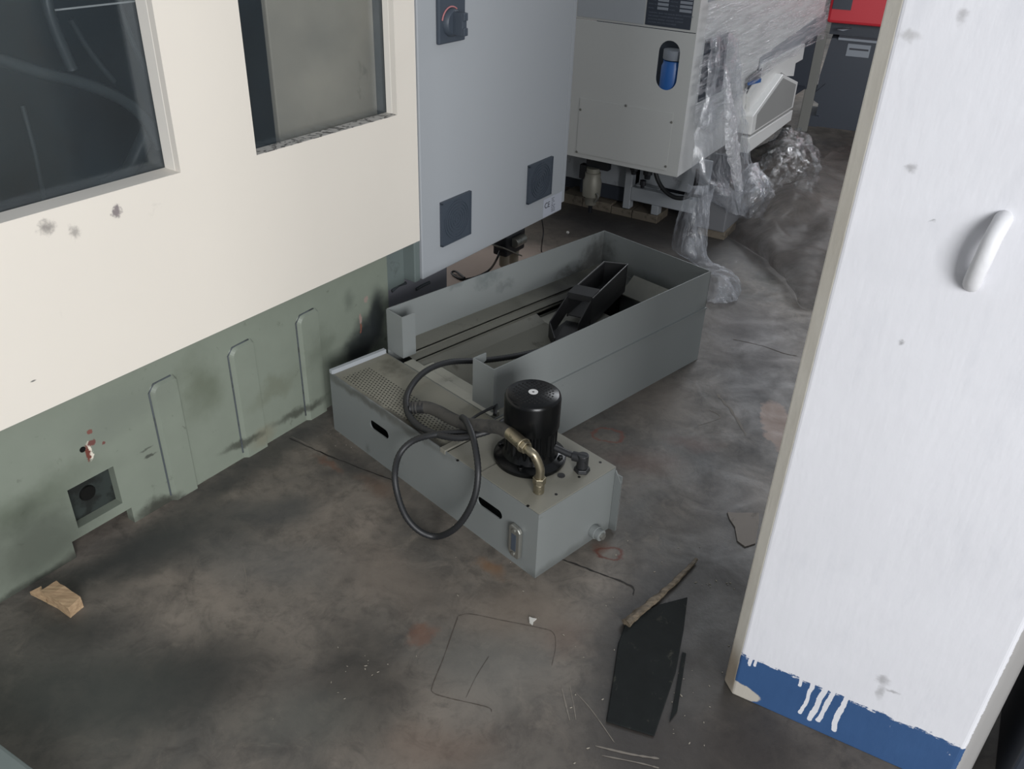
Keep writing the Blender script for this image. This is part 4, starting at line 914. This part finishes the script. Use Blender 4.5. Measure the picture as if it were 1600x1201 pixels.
# tail of milky film falling to the floor by the tray
rows = [[fl(x, y, z) for x, y, z in r] for r in (
    [(1074, 288, .36), (1086, 290, .38), (1100, 290, .38), (1118, 286, .37)],
    [(1064, 322, .28), (1080, 322, .31), (1096, 322, .30), (1110, 324, .28)],
    [(1053, 358, .18), (1074, 360, .21), (1092, 362, .20), (1106, 366, .17)],
    [(1049, 388, .08), (1070, 394, .12), (1090, 400, .11), (1108, 404, .08)],
    [(1070, 402, .04), (1090, 412, .07), (1112, 414, .06), (1136, 418, .02)],
    [(1098, 424, .02), (1115, 434, .08), (1140, 433, .07), (1158, 441, .01)],
    [(1104, 472, .004), (1120, 472, .02), (1138, 473, .02), (1150, 470, .004)])]
sheet('film_tail', rows, F_TAIL, 12, 12, .008, 16, 'milky tail of plastic film trailing to the floor behind the chip tray corner', 4)
# crumpled bubble film behind, and the big dusty sheet on the floor
rows = []
for r in ([(1195, 235, .02), (1215, 205, .16), (1240, 200, .20), (1262, 212, .14), (1276, 238, .02)],
          [(1185, 262, .02), (1208, 235, .18), (1240, 230, .24), (1268, 240, .16), (1282, 262, .02)],
          [(1180, 290, .02), (1200, 268, .14), (1232, 262, .18), (1262, 268, .12), (1275, 285, .02)],
          [(1178, 310, .01), (1200, 300, .06), (1230, 292, .08), (1255, 292, .05), (1268, 300, .01)]):
    rows.append([fl(*p) for p in r])
sheet('crumpled_film_heap', rows, F_HEAP, 14, 14, .040, 14, 'crumpled heap of shiny clear film on the floor behind the white machine', 5)
rows = []
for r in ([(1150, 330, .03), (1200, 300, .16), (1255, 262, .14), (1310, 235, .08), (1380, 200, .05)],
          [(1135, 352, .04), (1190, 335, .12), (1250, 305, .22), (1310, 275, .14), (1370, 250, .06)],
          [(1150, 375, .01), (1200, 372, .10), (1255, 345, .12), (1310, 330, .16), (1360, 310, .08)],
          [(1190, 402, .01), (1215, 408, .06), (1262, 395, .10), (1310, 385, .10), (1350, 380, .04)],
          [(1225, 440, .01), (1240, 445, .05), (1268, 440, .08), (1300, 440, .05), (1330, 440, .02)],
          [(1252, 472, .01), (1262, 475, .02), (1275, 478, .02), (1290, 480, .02), (1310, 480, .01)]):
    rows.append([fl(*p) for p in r])
sheet('dusty_film_sheet', rows, F_DUST, 14, 12, .028, 5, 'large dusty brownish plastic sheet lying in folds on the floor beside the column', 6)
rows = [[fl(*p) for p in r] for r in ([(1150, 290, .10), (1165, 262, .22), (1190, 262, .2), (1210, 290, .1)], [(1140, 318, .04), (1165, 305, .18), (1188, 300, .2), (1200, 320, .06)], [(1145, 345, .01), (1160, 342, .05), (1175, 340, .06), (1190, 345, .01)])]
sheet('crushed_film', rows, F_HANG, 12, 12, .035, 14, 'crushed clear film gathered on the floor under the hanging curtain', 7)

# ------------------------------------------------------------------ dark machine with red top far behind
bgP = fl(1258, 195); FB = Frame((bgP.x, bgP.y, 0), -20)
bk = thing('dark_machine', 'navy-black machine with red upper body far behind the film', 'machine', FB, (.6, .3, 0))
bm = NB(); prism(bm, [(.06, 0, 0), (1.6, 0, 0), (1.6, 0, .60), (.055, 0, .60), (.03, 0, .35), (.03, 0, .25), (.06, 0, .2)], (0, .6, 0))
prism(bm, [(-.0, -.02, 0), (.08, -.02, 0), (.08, -.02, .075), (-.0, -.02, .075)], (0, .3, 0)); prism(bm, [(-.02, -.01, .20), (.06, -.01, .16), (.08, -.01, .30), (.03, -.01, .24)], (0, .3, 0))
obj('dark_body', bm, NAVY, bk)
bm = NB(); box(bm, .10, .9, -.02, .4, .595, .61); obj('silver_edge', bm, SILVERL, bk)
bm = NB(); box(bm, .03, 1.6, .1, .7, .61, .70); obj('dark_neck', bm, NAVY, bk)
bm = NB(); box(bm, .0, 1.6, -.05, .7, .70, 1.3); obj('red_body', bm, RED, bk, bevel=.02)
bm = NB(); box(bm, .02, .14, -.056, -.05, .79, 1.0); obj('dark_inset', bm, NAVY, bk)
bm = NB(); box(bm, .17, .32, -.004, -.0005, .495, .575); lb = obj('label_plate', bm, SILVERL, bk)
bm = NB(); box(bm, .185, .31, -.006, -.004, .537, .548); obj('label_bar', bm, INKM, lb)
bm = NB(); prism(bm, [(.08, -.03, .66), (.16, -.03, .67), (.17, -.03, .675), (.12, -.03, .655)], (0, .05, 0)); obj('lever', bm, SILVERL, bk)
o = fl(1240, 150); pz = FB.loc(o)
bm = NB(); a = FB.ony(1288, 55, -.2); b = FB.ony(1272, 105, -.2)
box(bm, b.x-.03, b.x+.04, -.2, -.14, 0, a.z)
setp(obj('grey_post', bm, paint('dull_post', (112, 112, 108), .6), fr=FB, base=(b.x, -.17, 0), bevel=.005), 'dull grey post standing between the white machine and the dark machine', 'post')
bm = NB(); box(bm, -1.3, -.12, 1.2, 1.6, 0, 1.6); setp(obj('far_cabinet', bm, paint('far_slate_paint', (78, 84, 94), .5), fr=FB, base=(-.7, 1.4, 0), bevel=.01), 'slate grey cabinet in the far background behind the white machine', 'cabinet')

# ------------------------------------------------------------------ small things on the floor
# wooden block
bm = NB(); c = [fl(*p) for p in ((50, 928), (88, 908), (131, 938), (104, 964))]
a, b, c_, d = [Vector((p.x, p.y, 0)) for p in c]
cc = [fl(x, y, .034) for x, y in ((62, 922), (88, 907), (126, 932), (106, 949))]
bot = [Vector((p.x, p.y, 0)) for p in cc]; vb = [bm.verts.new(p) for p in bot]; vt = [bm.verts.new(p) for p in cc]
bm.faces.new(vb[::-1]); bm.faces.new(vt)
for i in range(4): bm.faces.new((vb[i], vb[(i+1) % 4], vt[(i+1) % 4], vt[i]))
bmesh.ops.subdivide_edges(bm, edges=bm.edges[:], cuts=5, use_grid_fill=True)
for v in bm.verts: v.co += noise.noise_vector(v.co*40)*.0025; v.co.z = max(v.co.z, 0)
def woodm(name, a, b, rot):
    t = MT(name); g = t.noise(9, 5, .6, vec=t.mapv(rot=(0, 0, rot), sc=(1.5, 14, 14))); return t.finish(t.mix(t.ramp(g.outputs[0], .35, .65), s2l(a), s2l(b)), .7, 0, g.outputs[0], .4, .002)
PINE = woodm('raw_pine', (150, 124, 96), (178, 152, 120), 1.0)
setp(obj('wood_offcut', bm, PINE, base=(bot[0]+bot[2])/2), 'raw pine offcut lying on the floor against the machine base', 'wood block')
bm = NB(); tr = [fl(48, 929, .004), fl(66, 920, .018), fl(74, 942, .004)]; prism(bm, tr, (0, 0, .01)); setp(obj('wood_splinter', bm, PINE, base=tr[0]), 'thin triangular pine splinter beside the pine offcut', 'wood piece')
# dark board and splintered stick
BOARD = paint('oil_soaked_board', (24, 27, 27), .85, .35, (60, 60, 54), 30, .6, spec=.2, bsc=50, bstr=.5)
bm = NB(); pts_ = [fl(x, y) for x, y in ((980, 968), (1028, 946), (1074, 934), (1068, 985), (1056, 1050), (1022, 1151), (947, 1128), (958, 1060), (966, 1005))]
prism(bm, [Vector((p.x, p.y, 0.0005)) for p in pts_], (0, 0, .004)); c = sum(pts_, Vector())/9
setp(obj('dark_board', bm, BOARD, base=(c.x, c.y, 0), bevel=.002), 'thin black oil-soaked board lying flat on the floor near the column', 'board')
bm = NB(); pts_ = [fl(x, y) for x, y in ((1052, 1100), (1066, 1020), (1072, 1022), (1058, 1112), (1046, 1128))]; prism(bm, [Vector((p.x, p.y, .0005)) for p in pts_], (0, 0, .003))  # thin dark sheet standing in for the board's shadow
setp(obj('shadow_strip', bm, BOARD, base=pts_[0]), 'narrow dark sheet laid as the shadow along the right edge of the black board', 'strip')
STICK = woodm('dirty_splintered_wood', (70, 62, 50), (112, 100, 84), -.7)
bm = NB(); P = [fl(x, y, .012) for x, y in ((978, 972), (998, 956), (1020, 938), (1045, 916), (1066, 896), (1089, 872))]
tube(bm, P, lambda t: .011*(1-.75*t)+.002, 8)
for v in bm.verts: v.co += noise.noise_vector(v.co*60)*.003; v.co.z = max(v.co.z*.8, .0)
setp(obj('splintered_stick', bm, STICK, base=P[2], smooth=True), 'long splintered wooden stick pointing at the upper end of the black board', 'stick')
# pale scrap beside the column
SCRAP = paint('pale_scrap', (128, 120, 112), .7, .12, (90, 84, 78), 20, .6)
bm = NB(); pts_ = [fl(x, y) for x, y in ((1136, 801), (1150, 802), (1186, 802), (1186, 815), (1180, 850), (1164, 855), (1152, 846), (1148, 824), (1140, 812))]
prism(bm, [Vector((p.x, p.y, .0005)) for p in pts_], (0, 0, .003)); setp(obj('pale_scrap', bm, SCRAP, base=pts_[0]), 'pale flat scrap lying half behind the column foot', 'scrap')
bm = NB(); pts_ = [fl(x, y) for x, y in ((826, 965), (832, 967), (838, 968), (833, 972), (832, 977), (827, 973))]; prism(bm, [Vector((p.x, p.y, .0005)) for p in pts_], (.001, 0, .004)); setp(obj('white_flake', bm, WHITEP, base=pts_[0]), 'small white paint flake on the floor between tank and black board', 'flake')
p = fl(887, 365); bm = NB(); bmesh.ops.create_icosphere(bm, subdivisions=2, radius=.008, matrix=Matrix.Translation((p.x, p.y, .006))); setp(obj('white_pebble', bm, WHITEP, base=(p.x, p.y, 0), smooth=True), 'small white crumb on the dark floor behind the chip tray', 'crumb')
# grit
bm = NB()
for (x, y, sx, sy, n_) in ((1120, 915, 22, 5, 16), (1010, 1040, 30, 60, 22), (560, 1060, 40, 25, 14), (1090, 1090, 30, 40, 18), (930, 1060, 50, 60, 12), (520, 680, 20, 8, 8), (700, 900, 200, 120, 20), (1030, 860, 40, 20, 10)):
    for i in range(n_):
        q = fl(random.gauss(x, sx), random.gauss(y, sy)); r_ = random.uniform(.0006, .0018); zz = .0085 if False else .0008
        m_ = Matrix.Translation((q.x, q.y, zz)) @ Matrix.Rotation(random.random()*6, 4, 'Z') @ Matrix.Diagonal((r_*random.uniform(1, 3), r_, r_*.6, 1)); bmesh.ops.create_icosphere(bm, subdivisions=1, radius=1, matrix=m_)
setp(obj('floor_grit', bm, paint('pale_grit', (140, 134, 122), .8)), 'scattered pale grit and crumbs on the concrete floor', 'grit', kind='stuff')
# corner of a sheet-metal box in the lower left
a = fl(-2, 1158, .10); b = fl(58, 1203, .10); d_ = (b-a).normalized(); nn = Vector((d_.y, -d_.x, 0)); 
if nn.y > 0: nn = -nn
P4 = [a-d_*.35, b+d_*.10, b+d_*.10+nn*.3, a-d_*.35+nn*.3]
bm = NB(); prism(bm, [Vector((p.x, p.y, 0)) for p in P4], (0, 0, .10)); setp(obj('sheet_metal_box', bm, GREEN2, base=(a.x, a.y, 0), bevel=.008), 'corner of a grey-green sheet metal box at the bottom left', 'box')
# dark box to the right of the column
P4 = [FC.M @ Vector(p) for p in ((.535, .0, 0), (1.0, .0, 0), (1.0, .4, 0), (.535, .4, 0))]
bm = NB(); prism(bm, P4, (0, 0, .55)); setp(obj('slate_box', bm, DARKSTEEL, base=P4[0], bevel=.006), 'dark slate box just right of the column foot', 'cabinet')
